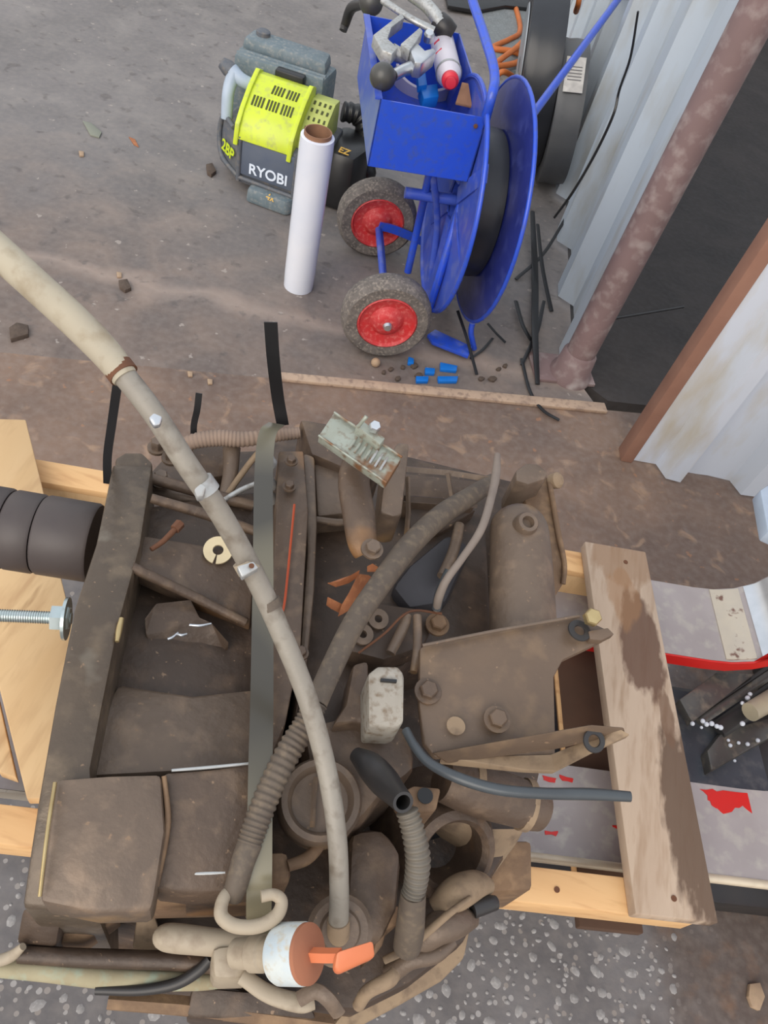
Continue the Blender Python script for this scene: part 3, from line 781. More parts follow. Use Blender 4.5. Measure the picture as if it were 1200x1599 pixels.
tag(tubep('orange_cord', [(770, 135, .3, 4), (776, 120, .3, 4.5), (786, 112, .32, 4.5), (800, 118, .3, 4)], M_orange, seg=8), 'short orange cord loop on top of the dark blue reel flange', 'cord')
tag(tubep('orange_cord', [(900, 18, .5, 4.5), (904, 4, .55, 4.5), (907, -25, .6, 4.5)], M_orange, seg=8), 'orange cord end hanging over the black coil at the top', 'cord')
sack = slab('fibre_mat', [(748, 18, .012), (800, 6, .015), (840, 12, .012), (876, 2, .02), (860, 60, .012), (835, 110, .012), (775, 112, .012), (750, 60, .012)], .012, mat('grey_felt', (126, 132, 134), (112, 116, 118), (142, 146, 146), rough=.95, scale=20, bump=.3))
tag(sack, 'grey felt mat lying on the floor behind the blue cart', 'mat')
# dark sheet behind
dk = slab('rubber_mat', [(690, -40), (850, -60), (858, 6), (830, 12), (790, 8), (745, 16), (700, 8)], .02, M_black, z=.035, bevel=.004)
tag(dk, 'black rubber mat behind the grey felt mat', 'mat')
# label on the grey coil
axl = ca_ax
cc = Vector((.172, 3.24, .27))
rim_dir = (Vector((0, -.62, .78))); rim_dir = (rim_dir - axl * rim_dir.dot(axl)).normalized()
tang = axl.cross(rim_dir).normalized()
lb = box('paper_label', cc + rim_dir * .2562, (.07, .13, .002), M_paper, cB, rot=Matrix((axl, tang, axl.cross(tang))).transposed())
for k in range(5):
    box('print_line', cc + rim_dir * .2575 + tang * (.02 - k * .012) , (.05, .004, .001), M_ink, lb, rot=Matrix((axl, tang, axl.cross(tang))).transposed())

# black strap offcuts around the reel and the wall foot
offc = [
    [(832, 330, .10, 4), (836, 430, .03, 6), (836, 520, .05, 6), (840, 600, .006, 4)],
    [(840, 350, .12, 3), (848, 420, .06, 3.5), (862, 486, .006, 3.5)],
    [(890, 330, .10, 2.5), (850, 395, .05, 3), (806, 436, .006, 3)],
    [(850, 470, .04, 3), (838, 520, .03, 4), (815, 570, .006, 3)],
    [(806, 470, .03, 3.5), (818, 510, .03, 3.5), (836, 540, .01, 3.5)],
    [(815, 560, .008, 3), (828, 610, .008, 3), (848, 640, .01, 3.5), (874, 656, .006, 3)],
    [(715, 485, .10, 3), (730, 530, .05, 3), (745, 585, .006, 3)],
    [(762, 505, .03, 2.5), (775, 520, .02, 2.5), (790, 535, .006, 2.5)],
    [(735, 560, .006, 2), (755, 545, .01, 2.5), (770, 528, .006, 2)],
]
offl = ['longest black strapping offcut standing along the corrugated wall foot', 'thin black strap offcut just right of the longest one', 'black strap offcut slanting up right across the upright offcuts', 'black strap offcut slanting down left from the upright offcuts', 'short black strap offcut left of the longest upright one', 'black strap offcut trailing over the sill by the post', 'black strap offcut hanging below the reel towards the sill', 'short black strap offcut right of the reel foot', 'thin black strap offcut curving up from the blue clips']
for pts, lb_ in zip(offc, offl):
    o = tubep('strap_offcut', pts, M_black, seg=6, flat=.35)
    tag(o, lb_, 'strap', 'black strapping offcuts')
tk = tubep('wall_cable', [(997, 18, .86, 1.8), (985, 90, .73, 2), (968, 140, .61, 2), (958, 180, .54, 2.2), (930, 240, .41, 2.2), (895, 300, .27, 2.2), (866, 340, .16, 2)], M_black, seg=6)
tag(tk, 'thin black cable hanging down the corrugated wall', 'cable')
# loose bits on the floor
def chip(name, x, y, pts, h, m, label, cat, group=None, z=0.0):
    bm = bmesh.new()
    top = [W(x + dx, y + dy, z + h) for dx, dy in pts]
    bot = [W(x + dx * 1.1, y + dy * 1.1, z) for dx, dy in pts]
    for t, b in zip(top, bot): b.x, b.y = t.x, t.y
    o = fin(name, bm_prism(bm, top, bot), m, None, 30, min(.0015, h * .3))
    return tag(o, label, cat, group)
for x, y, w_, h_, a, lb_ in ((701, 572, 14, 4, .2, 'blue plastic clip furthest right in the rear row on the floor'), (672, 578, 8, 4, .1, 'small blue plastic clip in the middle of the scattered clips'), (660, 591, 10, 4, 0, 'blue plastic clip furthest left along the sill'), (700, 591, 16, 4, 0, 'longest blue plastic clip lying along the sill'), (642, 562, 5, 4, .3, 'tiny blue plastic clip nearest the near red wheel')):
    q = [(-w_ * math.cos(a) + h_ * math.sin(a), -w_ * math.sin(a) - h_), (w_, w_ * math.sin(a) - h_), (w_ * .9, h_ + w_ * math.sin(a)), (-w_ * .9, h_)]
    chip('plastic_clip', x, y, q, .012, M_cyan, lb_, 'clip', 'blue clips on the floor')
tag(ball('floor_plug', W(587, 566, .012), .014, M_tan, None), 'small tan round plug on the floor in front of the near wheel', 'plug')
rr_ = random.Random(4)
for x, y in ((612, 575), (630, 572), (648, 570), (655, 585), (622, 590), (600, 580), (770, 590), (780, 575), (790, 570), (752, 590)):
    s = rr_.uniform(4, 7)
    q = [(s * math.cos(t) * rr_.uniform(.7, 1.2), s * .7 * math.sin(t) * rr_.uniform(.7, 1.2)) for t in [k * math.pi / 3 for k in range(6)]]
    chip('dirt_clod', x, y, q, .008, M_dirt, 'small dark dirt clod on the floor before the cart', 'dirt', 'dirt clods by the sill')
chip('floor_scrap', 143, 202, [(-14, -14), (0, -10), (16, 4), (12, 12), (-2, 8)], .006, mat('grey_green_scrap', (132, 134, 122), rough=.9), 'grey green paper scrap on the open floor left of the blower', 'scrap')
chip('dry_leaf', 209, 221, [(-8, -8), (2, -4), (8, 8), (0, 4)], .004, M_leaf, 'small orange brown dry leaf on the open floor', 'leaf')
for (x, y, lb_) in ((127, 239, 'tiny tan crumb on the floor below the grey green scrap'), (186, 428, 'pale crumb on the floor beyond the long tube'), (328, 595, 'pale crumb on the floor between the strap tails'), (297, 583, 'orange crumb on the floor by the short strap tail')):
    chip('floor_crumb', x, y, [(-4, -4), (4, -3), (4, 4), (-3, 4)], .006, M_tan, lb_, 'crumb')
chip('floor_clod', 195, 443, [(-10, -6), (4, -8), (10, 6), (0, 10), (-8, 4)], .012, M_dirt, 'dark dirt clod on the dusty line across the floor', 'dirt')
chip('floor_clod', 28, 515, [(-14, -4), (-2, -12), (16, -8), (16, 6), (2, 10), (-12, 14)], .014, M_dirt, 'dark flattened clod on the floor left of the long tube', 'dirt')
chip('floor_clod', 330, 262, [(-8, -6), (2, -8), (8, 4), (0, 10), (-6, 6)], .014, M_dirt, 'dark clod on the floor beside the blower', 'dirt')

chip('floor_scrap', 1184, 1556, [(-12, -20), (4, -22), (12, 0), (4, 22), (-8, 16), (-14, 0)], .01, M_tan, 'crumpled tan scrap on the stained concrete at the lower right', 'scrap')
# pale aggregate showing in the apron concrete
bm = bmesh.new()
ra = random.Random(11)
def stone(bm, c, r, asp, ang):
    n = 8
    base = []; mid_ = []
    for k in range(n):
        t = 2 * math.pi * k / n
        rr = r * ra.uniform(.82, 1.12)
        dx, dy = math.cos(t) * rr * asp, math.sin(t) * rr / asp
        x, y = dx * math.cos(ang) - dy * math.sin(ang), dx * math.sin(ang) + dy * math.cos(ang)
        base.append(bm.verts.new((c.x + x, c.y + y, -.0008)))
        mid_.append(bm.verts.new((c.x + x * .7, c.y + y * .7, .0009)))
    tp_ = bm.verts.new((c.x, c.y, .0012))
    for k in range(n):
        bm.faces.new((base[k], base[(k + 1) % n], mid_[(k + 1) % n], mid_[k]))
        bm.faces.new((mid_[k], mid_[(k + 1) % n], tp_))
placed = []
for k in range(900):
    if k < 600: x, y = ra.uniform(540, 1060), ra.uniform(1400, 1640)
    else: x, y = ra.uniform(-80, 380), ra.uniform(1380, 1680)
    c = W(x, y, 0)
    sr = ra.choice((.003, .004, .005, .005, .006, .008, .010, .012))
    if any((c - q).length < (sr + q2) * 1.25 for q, q2 in placed): continue
    placed.append((c, sr))
    stone(bm, c, sr, ra.uniform(.85, 1.3), ra.uniform(0, 3.1))
st = fin('aggregate_stones', bm, M_stone, None, 60)
tag(st, 'pale pebbles set in the dark concrete apron', 'pebbles', kind='stuff')

# ------------------------------------------------------------------ pallet stacker with two forks
PO = Vector((.575, .36, 0)); an = math.radians(11)
PU = Vector((math.cos(an), math.sin(an), 0)); PV = Vector((-math.sin(an), math.cos(an), 0))
def pp(u, v, z): return PO + PU * u + PV * v + Vector((0, 0, z))
stk = thing('pallet_stacker', pp(.5, .3, 0), 'red and worn grey steel fork lift truck carrying the pallet', 'fork lift')
FT = .386
def fork(v0, v1, name='fork'):
    prof = [(-1.0, FT), (.16, FT), (.20, FT + .004), (.235, FT + .018), (.262, FT + .045), (.278, FT + .085), (.285, FT + .14), (.285, .85)]
    low = [(u + (.028 if i > 5 else (.012 * max(0, i - 2) / 1.2)), z - (.028 if i < 3 else max(0, .028 - .007 * (i - 2)))) for i, (u, z) in enumerate(prof)]
    pl = prof + list(reversed(low))
    o = fin(name, bm_prism(bmesh.new(), [pp(u, v1, z) for u, z in pl], [pp(u, v0, z) for u, z in pl]), M_fork, stk, 25)
    # red painted flank
    e = fin('painted_flank', bm_prism(bmesh.new(), [pp(u, v0 - .0005, z) for u, z in pl], [pp(u, v0 - .004, z) for u, z in pl]), M_forkred if v0 > .3 else M_forkw, o, 25)
    return o
fk1 = fork(.455, .612)
fk2 = fork(.085, .222)
ribbon('worn_heel_band', [pp(.19, .534, FT + .0045), pp(.215, .534, FT + .011), pp(.24, .534, FT + .0225)], PV * .150, .003, M_forkw, fk1)
ribbon('polished_heel_band', [pp(.246, .534, FT + .031), pp(.262, .534, FT + .048), pp(.272, .534, FT + .072)], PV * .150, .003, M_chrome, fk1)
rj = random.Random(3)
def jag(pts, n=7, amp=4):
    out = []
    for (x0, y0), (x1, y1) in zip(pts, pts[1:] + pts[:1]):
        for k in range(n):
            t = k / n
            out.append((x0 + (x1 - x0) * t + rj.uniform(-amp, amp), y0 + (y1 - y0) * t + rj.uniform(-amp, amp)))
    return out
slab('paint_remnant', jag([(1095, 1232), (1140, 1236), (1230, 1246), (1230, 1300), (1196, 1288), (1160, 1256), (1130, 1272), (1110, 1252)], 5, 2.2), .001, M_forkred, fk2, z=FT + .001)
for cx_, cy_ in ((862, 1298), (858, 1214), (886, 1214), (968, 1290)):
    slab('paint_remnant', jag([(cx_ - 12, cy_ - 3), (cx_ + 11, cy_ + 1), (cx_ + 8, cy_ + 8), (cx_ - 8, cy_ + 4)], 2, 1.8), .001, M_forkred, fk2, z=FT + .001)
tubew('edge_bar', [tuple(pp(-.35, .080, FT - .004)) + (.007,), tuple(pp(.25, .080, FT - .004)) + (.007,)], mat('pale_bar', (214, 200, 176), (190, 176, 156), rough=.4, metal=.2, scale=30), fk2, 10)
# mast foot, links and rails between the forks
box('cross_plate', pp(-.02, .34, .28), (.62, .20, .012), mat('slate_steel', (92, 96, 104), (76, 80, 88), (112, 112, 114), rough=.5, metal=.2, scale=10), stk, rz=an)
def bar(name, x0, y0, z0, x1, y1, z1, pr, m, flat=1.0, seg=4):
    return tubep(name, [(x0, y0, z0, pr), (x1, y1, z1, pr)], m, stk, seg=seg, flat=flat, smooth=30)
slab('link_plate', [(1062, 1092), (1120, 1050), (1180, 1052), (1082, 1128)], .02, M_greasy, stk, .002, z=.34)
bar('link_rail', 1092, 1128, .33, 1230, 1036, .33, 7, M_greasy, .6, 10)
bar('link_rail', 1085, 1120, .325, 1220, 1030, .325, 4, M_darksteel, 1, 8)
bar('link_rail', 1122, 1140, .31, 1240, 1058, .31, 14, M_darksteel, .5, 8)
slab('foot_block', [(1105, 1172), (1130, 1140), (1225, 1115), (1225, 1140), (1112, 1204)], .05, M_greasy, stk, .004, z=.31)
slab('foot_base', [(1075, 1160), (1110, 1140), (1250, 1130), (1250, 1232), (1090, 1232)], .05, M_darksteel, stk, .004, z=.26)
tubep('roller', [(1172, 1112, .35, 15), (1235, 1076, .35, 16)], mat('cream_roller', (176, 166, 142), (150, 142, 124), rough=.5, scale=20), stk, seg=18, smooth=40)
rg = random.Random(5)
for x, y in ((1082, 1130), (1098, 1126), (1104, 1131), (1112, 1130), (1120, 1134), (1126, 1136), (1096, 1136), (1160, 1098), (1168, 1090), (1172, 1084), (1160, 1130), (1138, 1156), (1141, 1164), (1154, 1160), (1168, 1162), (1184, 1156), (1148, 1188)):
    p = W(x, y, .345 if y < 1140 else .315)
    ball('grease_blob', p, PR(p, rg.uniform(2.4, 4.2)), mat('pale_grease', (206, 212, 222), rough=.25), stk)
# mast uprights standing outside the picture
for v in (.05, .62):
    box('mast_upright', pp(.62, v, .9), (.09, .07, 1.8), M_forkred, stk, rz=an, bevel=.004)
box('mast_carriage', pp(.44, .335, .70), (.28, .62, .12), M_forkred, stk, rz=an, bevel=.004)
box('chassis', pp(.66, .335, .10), (.24, .72, .20), M_darksteel, stk, rz=an, bevel=.01)
for v in (.155, .535):
    box('support_leg', pp(-.1, v, .05), (1.3, .06, .06), M_darksteel, stk, rz=an, bevel=.004)
rd = prism('corner_guard', [W(1188, 765, .55), W(1225, 740, .55), W(1245, 850, .55), W(1200, 830, .55)], (0, 0, -.03), M_ltgrey, stk, .004)

# ------------------------------------------------------------------ wooden pallet
def stained_board():
    m = M_wood.copy(); m.name = 'stained_board'
    nt = m.node_tree; b = nt.nodes['Principled BSDF']
    src = b.inputs['Base Color'].links[0].from_socket
    geo = nt.nodes.new('ShaderNodeNewGeometry')
    nzn = nt.nodes.new('ShaderNodeTexNoise'); nzn.inputs['Scale'].default_value = 26; nzn.inputs['Detail'].default_value = 5
    mp = nt.nodes.new('ShaderNodeMapping'); mp.inputs['Scale'].default_value = (1.6, .55, 1)
    nt.links.new(geo.outputs['Position'], mp.inputs[0]); nt.links.new(mp.outputs[0], nzn.inputs['Vector'])
    def mth(op, a, c):
        x = nt.nodes.new('ShaderNodeMath'); x.operation = op
        for k, v in ((0, a), (1, c)):
            if isinstance(v, (int, float)): x.inputs[k].default_value = v
            else: nt.links.new(v, x.inputs[k])
        return x.outputs[0]
    for (u, v, su, sv, st_, col) in ((-.025, .405, .036, .10, .9, (98, 72, 58)), (.004, .13, .045, .15, .9, (92, 72, 58)), (-.03, .57, .06, .05, .6, (142, 110, 82)), (-.005, .28, .012, .05, .8, (110, 84, 66)), (-.045, .49, .03, .06, .55, (150, 112, 78))):
        c = pp(u, v, .48)
        sub = nt.nodes.new('ShaderNodeVectorMath'); sub.operation = 'SUBTRACT'
        nt.links.new(geo.outputs['Position'], sub.inputs[0]); sub.inputs[1].default_value = c
        ds = []
        for ax, sc in ((PU, su), (PV, sv)):
            d = nt.nodes.new('ShaderNodeVectorMath'); d.operation = 'DOT_PRODUCT'
            nt.links.new(sub.outputs[0], d.inputs[0]); d.inputs[1].default_value = ax / sc
            ds.append(mth('POWER', mth('ABSOLUTE', d.outputs['Value'], 0), 2.0))
        r2 = mth('ADD', mth('ADD', ds[0], ds[1]), mth('MULTIPLY', mth('SUBTRACT', nzn.outputs['Fac'], .5), 2.6))
        mr = nt.nodes.new('ShaderNodeMapRange'); mr.inputs[1].default_value = 1.15; mr.inputs[2].default_value = .75
        mr.inputs[3].default_value = 0; mr.inputs[4].default_value = st_
        nt.links.new(r2, mr.inputs[0])
        x = nt.nodes.new('ShaderNodeMix'); x.data_type = 'RGBA'
        nt.links.new(mr.outputs[0], x.inputs[0]); nt.links.new(src, x.inputs[6]); x.inputs[7].default_value = srgb(*col)
        src = x.outputs[2]
    nt.links.new(src, b.inputs['Base Color'])
    return m
pal = thing('wooden_pallet', pp(-.45, .3, FT), 'rough wooden pallet resting on the steel forks', 'pallet')
def board(name, u0, u1, v0, v1, z0, z1, m, lab=None, skew=0.0):
    o = box(name, pp((u0 + u1) / 2, (v0 + v1) / 2, (z0 + z1) / 2), (abs(u1 - u0), abs(v1 - v0), z1 - z0), m, pal, rz=an, bevel=.0025)
    if lab: o['label'] = lab
    return o
board('deck_board', -.103, .014, -.004, .602, .458, .48, stained_board(), 'grey weathered deck board with dark stains')
s1 = board('stringer', -1.10, .0, .0, .046, .408, .458, M_woodn, 'fresh orange pine stringer')
s2 = board('stringer', -1.10, -.02, .550, .592, .358, .440, M_woodp)
board('stringer_cap', -1.10, -.02, .548, .594, .441, .457, M_woodn, 'orange brown strip along the far stringer')
board('bottom_board', -.128, -.03, .0, .59, .340, .357, M_wooddk)
tubew('split_edge', [tuple(pp(-.129, .02, .358)) + (.004,), tuple(pp(-.128, .57, .358)) + (.004,)], M_woodn, pal, 6)
board('bottom_board', -.62, -.52, .0, .59, .340, .357, M_wooddk)
board('bottom_board', -1.10, -1.0, .0, .59, .340, .357, M_wooddk)
board('deck_board', -.42, -.32, -.004, .602, .458, .4795, M_woodp)
board('deck_board', -.62, -.52, -.004, .602, .458, .4795, M_woodp)
lb0 = [(-120, 650), (40, 655), (66, 760), (96, 905), (150, 1120), (172, 1245), (42, 1247), (-2, 1070), (-60, 860)]
dbl = slab('deck_board', [(x, y, .485) for x, y in lb0], .022, M_woodp, pal, .002)
dbl['label'] = 'wide pale pine deck board'
db2 = slab('deck_board', [(-60, 1040, .47), (-14, 1040, .47), (26, 1215, .47), (-2, 1205, .47)], .02, M_woodp, pal, .002)
for u, v in ((-.045, .02), (-.03, .57), (-.30, .02), (-.2, .02)):
    lathe('nail_head', pp(u, v, .4802 if u > -.1 else .4582), (0, 0, 1), [(0, 0), (.004, 0), (.004, .001), (0, .0012)], M_rustbolt, pal, 10)

# ------------------------------------------------------------------ gearbox on the pallet
gb = thing('gearbox', W(480, 1050, .48), 'oily brown vehicle gearbox strapped down on the wooden pallet', 'gearbox')
G = lambda name, pts, depth, m, bevel=.004, z=None, par=None, **k: slab(name, pts, depth, m, par or gb, bevel, z=z, **k)
# lower casing and main castings
G('casing', [(200, 770), (260, 705), (400, 700), (470, 665), (600, 700), (850, 760), (872, 900), (862, 1010), (850, 1190), (830, 1275), (752, 1400), (730, 1470), (640, 1540), (560, 1580), (420, 1570), (230, 1500), (215, 1420), (100, 1400), (110, 1200), (150, 980)], .222, M_castd, .01, z=.702)
# bell housing flange: arched thick rim
Lp = [(176, 724, .835), (150, 848, .868), (116, 950, .884), (86, 1100, .890), (58, 1260, .882), (34, 1418, .850)]
Rp = [(150, 1424, .850), (146, 1300, .880), (142, 1200, .888), (160, 1105, .889), (186, 975, .883), (220, 850, .866), (238, 728, .835)]
G('bell_flange', Lp + Rp, .27, M_flange, .004)
G('flange_ear', [(180, 716, .82), (196, 706, .825), (222, 706, .825), (238, 722, .82), (236, 745, .82), (180, 745, .82)], .08, M_flange, .003)
G('flange_foot', [(34, 1416, .80), (98, 1424, .80), (88, 1478, .765), (24, 1472, .765)], .16, M_castd, .004)
G('bell_shell', [(226, 790, .795), (400, 765, .79), (405, 960, .80), (405, 1200, .815), (140, 1205, .83), (186, 985, .82)], .10, M_castd, .006)
G('bell_panel', [(184, 1068, .835), (300, 1085, .828), (398, 1075, .822), (398, 1198, .84), (140, 1212, .855), (160, 1110, .85)], .04, M_castg, .005)
for pts in ([(206, 886, .868, 9), (300, 930, .842, 8), (384, 972, .826, 7)], [(236, 778, .846, 8), (330, 806, .83, 9), (400, 830, .82, 8)], [(238, 748, .81, 9), (320, 770, .80, 10), (396, 790, .795, 9)]):
    tubep('bell_rib', pts, M_cast, gb, seg=10)
G('bell_ledge', [(224, 836, .838), (300, 848, .832), (398, 868, .826), (392, 968, .824), (300, 926, .836), (206, 884, .852)], .03, M_cast, .003)
# broken casting flap with bright torn edge
tubep('worn_sliver', [(190, 966, .884, 4), (186, 984, .885, 5), (183, 1002, .885, 3.5)], M_gold, gb, seg=8)
fl0 = G('broken_flap', [(226, 966, .832), (244, 942, .832), (298, 936, .830), (312, 964, .828), (330, 972, .826), (358, 1004, .822), (350, 1016, .806), (318, 1038, .795), (262, 1046, .795), (240, 1020, .805), (228, 992, .82)], .02, M_cast, .001)
for a, b in (((262, 998), (278, 988)), ((276, 990), (292, 990)), ((296, 976), (330, 974))):
    tubep('torn_edge', [(a[0], a[1], .832, 2.4), ((a[0] + b[0]) / 2, (a[1] + b[1]) / 2 + 2, .8325, 2.6), (b[0], b[1], .8315, 2.0)], M_chrome, fl0, seg=8)
G('starter_housing', [(88, 1216, .896), (170, 1210, .898), (252, 1208, .892), (258, 1300, .888), (242, 1400, .880), (236, 1424, .876), (150, 1426, .876), (62, 1408, .880)], .04, M_castg, .004)
tubep('housing_glint', [(86, 1222, .899, 3.2), (74, 1300, .897, 3.2), (62, 1400, .886, 3.2)], M_gold, gb, seg=8)  # thin gold strip paints the orange glint along the left edge
G('side_cover', [(254, 1206, .884), (330, 1200, .880), (406, 1190, .878), (408, 1390, .858), (300, 1394, .858), (240, 1388, .862), (258, 1300, .874)], .09, M_cast, .004)
tubep('cover_groove', [(256, 1212, .888, 4), (262, 1270, .882, 5), (258, 1310, .878, 6), (244, 1384, .868, 5)], M_rustc, gb, seg=8)
tubep('cover_glint', [(268, 1203, .884, 2.4), (330, 1198, .881, 2.8), (400, 1191, .879, 2)], M_alloy, gb, seg=8)  # bright strip painted in as the highlight on the cover's top edge
tubep('cover_scratch', [(298, 1364, .861, 2.2), (325, 1363, .861, 2.8), (352, 1362, .861, 2.2)], M_alloy, gb, seg=8, flat=.4)
G('cover_rail', [(222, 1378, .835), (404, 1376, .835), (404, 1408, .82), (226, 1412, .82)], .06, M_rustc, .004)
# joint flange between the two castings
G('joint_flange', [(436, 704, .855), (474, 704, .855), (482, 800, .868), (476, 900, .872), (470, 1010, .872), (446, 1130, .872), (420, 1190, .866), (412, 1190, .866), (426, 900, .868)], .17, M_cast, .006)
G('joint_lip', [(474, 706, .84), (492, 712, .84), (496, 820, .85), (492, 920, .852), (480, 1040, .85), (462, 1120, .85), (470, 1000, .85), (480, 860, .85)], .14, M_castg, .004)
tubep('sealant_bead', [(460, 788, .872, 2), (454, 850, .8755, 2), (446, 930, .8765, 2.2), (441, 960, .877, 1.8)], M_seal, gb, seg=6)
G('upper_block', [(468, 652, .83), (512, 660, .835), (606, 712, .83), (566, 742, .835), (486, 708, .84)], .20, M_cast, .006)
G('upper_plate', [(490, 712, .825), (560, 738, .825), (556, 800, .825), (496, 806, .825)], .06, M_castg, .004)
tubep('upper_lip', [(494, 812, .83, 6), (530, 816, .83, 6), (560, 812, .83, 5)], M_castg, gb)
G('mid_casing', [(492, 800, .79), (640, 800, .79), (760, 800, .79), (770, 1000, .79), (650, 1020, .80), (560, 1120, .81), (440, 1200, .81), (470, 1050, .80)], .10, M_castd, .006)
G('mid_cover', [(640, 880, .815), (700, 830, .815), (740, 850, .81), (700, 940, .812), (640, 950, .812), (612, 915, .815)], .04, mat('slate_casting', (74, 72, 76), (60, 58, 62), rough=.55, metal=.15, scale=16, bump=.2), .01)
# lever arm
tubep('lever_arm', [(560, 716, .905, 24), (553, 752, .905, 25), (560, 800, .90, 26), (566, 845, .895, 24), (574, 862, .89, 22)], M_cast, gb, seg=18, flat=.75)
hexbolt('arm_bolt', W(581, 858, .91), (.1, -.1, 1), .0075, .009, M_castg, gb)
# square bar
G('square_bar', [(604, 716, .91), (622, 690, .91), (640, 692, .91), (628, 804, .885), (614, 806, .885), (594, 800, .885)], .05, M_castg, .003)
# alloy tag plate
ap = G('alloy_plate', [(522, 644, .950), (628, 714, .950), (604, 754, .946), (498, 680, .946)], .010, M_aluplate, .0012)
for k in range(7):
    t = .40 + k * .075
    a = Vector((522 + (628 - 522) * t, 644 + (714 - 644) * t)); b = Vector((498 + (604 - 498) * t, 680 + (754 - 680) * t))
    p, q = a.lerp(b, .28), a.lerp(b, .78)
    tubep('ridge', [(p.x, p.y, .9515, 2), (q.x, q.y, .9500, 2)], M_alloy if k > 3 else M_aluplate, ap, seg=6)
for u, pair in enumerate((((522, 644), (628, 714)), ((498, 680), (604, 754)))):
    a, b = pair
    tubep('plate_lip', [(a[0], a[1], .952 - u * .004, 2.2), (b[0], b[1], .952 - u * .004, 2.2)], M_aluplate, ap, seg=6)
G('plate_tab', [(556, 664, .96), (566, 656, .96), (602, 684, .96), (594, 694, .96)], .02, M_aluplate, .001, par=ap)
tubep('tab_pin', [(560, 666, .962, 3), (568, 656, .972, 3), (573, 650, .976, 3.6)], M_aluplate, ap, seg=8)
hexbolt('tab_bolt', W(584, 670, .963), (.1, -.3, 1), .006, .009, M_chrome, ap, False)
# right frame rails
tubep('frame_rail', [(630, 732, .86, 6), (700, 738, .86, 6), (762, 748, .86, 6)], M_castg, gb, sharp=True, seg=4)
tubep('frame_rail', [(632, 778, .85, 6), (690, 782, .85, 6), (745, 790, .85, 5)], M_castd, gb, sharp=True, seg=4)
G('frame_web', [(628, 738, .83), (760, 752, .83), (740, 792, .82), (630, 784, .82)], .04, M_cast, .003)
G('frame_web', [(640, 786, .81), (745, 795, .81), (690, 830, .80), (640, 840, .80)], .05, M_castd, .003)
tubep('frame_post', [(637, 745, .862, 4), (638, 800, .85, 4), (634, 846, .84, 4)], M_castg, gb, sharp=True, seg=4)
tubep('frame_post', [(700, 740, .862, 4), (706, 775, .85, 4)], M_castg, gb, sharp=True, seg=4)
# far right flange
G('end_flange', [(808, 742, .80), (856, 742, .80), (872, 830, .80), (884, 880, .79), (884, 905, .78), (868, 930, .78), (858, 1000, .78), (838, 1000, .78), (838, 880, .80), (826, 800, .80)], .26, M_rustc, .004)
G('end_lug', [(806, 734, .835), (822, 722, .835), (842, 724, .835), (858, 738, .835), (852, 748, .835), (826, 756, .835), (806, 750, .835)], .06, M_castg, .004)
lathe('lug_bolt', W(862, 752, .80), (.6, -.2, .8), [(0, 0), (.010, 0), (.011, .010), (.007, .014), (0, .015)], M_dust, gb, 12)
tubep('end_edge', [(858, 748, .803, 4), (872, 830, .803, 4.5), (882, 880, .793, 4), (880, 912, .783, 4)], M_rustc, gb)
# rounded filter canister
tubep('canister', [(806, 806, .842, 30), (810, 818, .845, 44), (813, 850, .845, 48), (816, 930, .838, 52), (818, 1004, .83, 54)], M_castg, gb, seg=28, flat=.8)
lathe('canister_boss', W(818, 822, .868), (.1, -.25, 1), [(0, -.01), (.014, -.01), (.013, .010), (.011, .014), (.007, .014), (.006, .006), (0, .006)], M_castg, gb, 24)
# hoses across the top
tubep('coolant_hose', [(770, 752, .85, 13), (735, 775, .87, 15), (690, 804, .885, 17), (640, 852, .90, 18), (592, 915, .91, 18), (552, 975, .912, 18), (516, 1048, .91, 18), (494, 1098, .905, 18)], M_hose, gb, seg=18)
cg = tubep('ribbed_hose', [(494, 1098, .905, 18), (478, 1130, .90, 19), (452, 1172, .895, 20), (424, 1228, .89, 20), (402, 1282, .885, 20), (388, 1322, .88, 19)], M_hose, gb, seg=18, ribs=26, rib=.07)
tubep('hose_sleeve', [(390, 1318, .88, 20), (380, 1345, .878, 19), (370, 1380, .87, 18), (362, 1400, .862, 17)], M_hose, gb, seg=18)
tubep('thin_cable', [(777, 710, .90, 5), (775, 740, .90, 7), (768, 775, .905, 6.5), (752, 826, .91, 6.5), (722, 872, .90, 6), (698, 905, .89, 6.5), (686, 932, .875, 7), (682, 952, .86, 6)], M_gcable, gb, seg=12)
tubep('cable_boot', [(702, 890, .89, 7), (688, 924, .875, 8), (682, 952, .86, 7.5)], M_cable, gb, seg=12)
tubep('crank_pipe', [(718, 820, .83, 8), (708, 862, .83, 9), (690, 900, .83, 8)], M_castg, gb)
hexbolt('flange_bolt', W(683, 976, .84), (0, -.1, 1), .0085, .010, M_rustc, gb)
for x, y in ((590, 968), (566, 992)):
    lathe('flat_washer', W(x, y, .842), (.1, -.2, 1), [(.004, 0), (.0105, 0), (.0105, .004), (.004, .004), (.004, 0)], M_castg, gb, 20)
G('selector_plate', [(555, 960, .838), (580, 940, .838), (690, 955, .835), (660, 1010, .835), (600, 1030, .838), (540, 1015, .84)], .03, M_castd, .003)
tubep('selector_rod', [(610, 1020, .85, 8), (630, 980, .855, 9), (636, 962, .855, 8)], M_castg, gb)
tubep('selector_rod', [(652, 962, .86, 7), (652, 1010, .86, 7), (646, 1050, .86, 6)], M_castg, gb)
tubep('wire', [(560, 1020, .85, 2), (600, 990, .86, 2), (640, 955, .86, 2), (690, 958, .855, 2)], M_rustbolt, gb, seg=6)
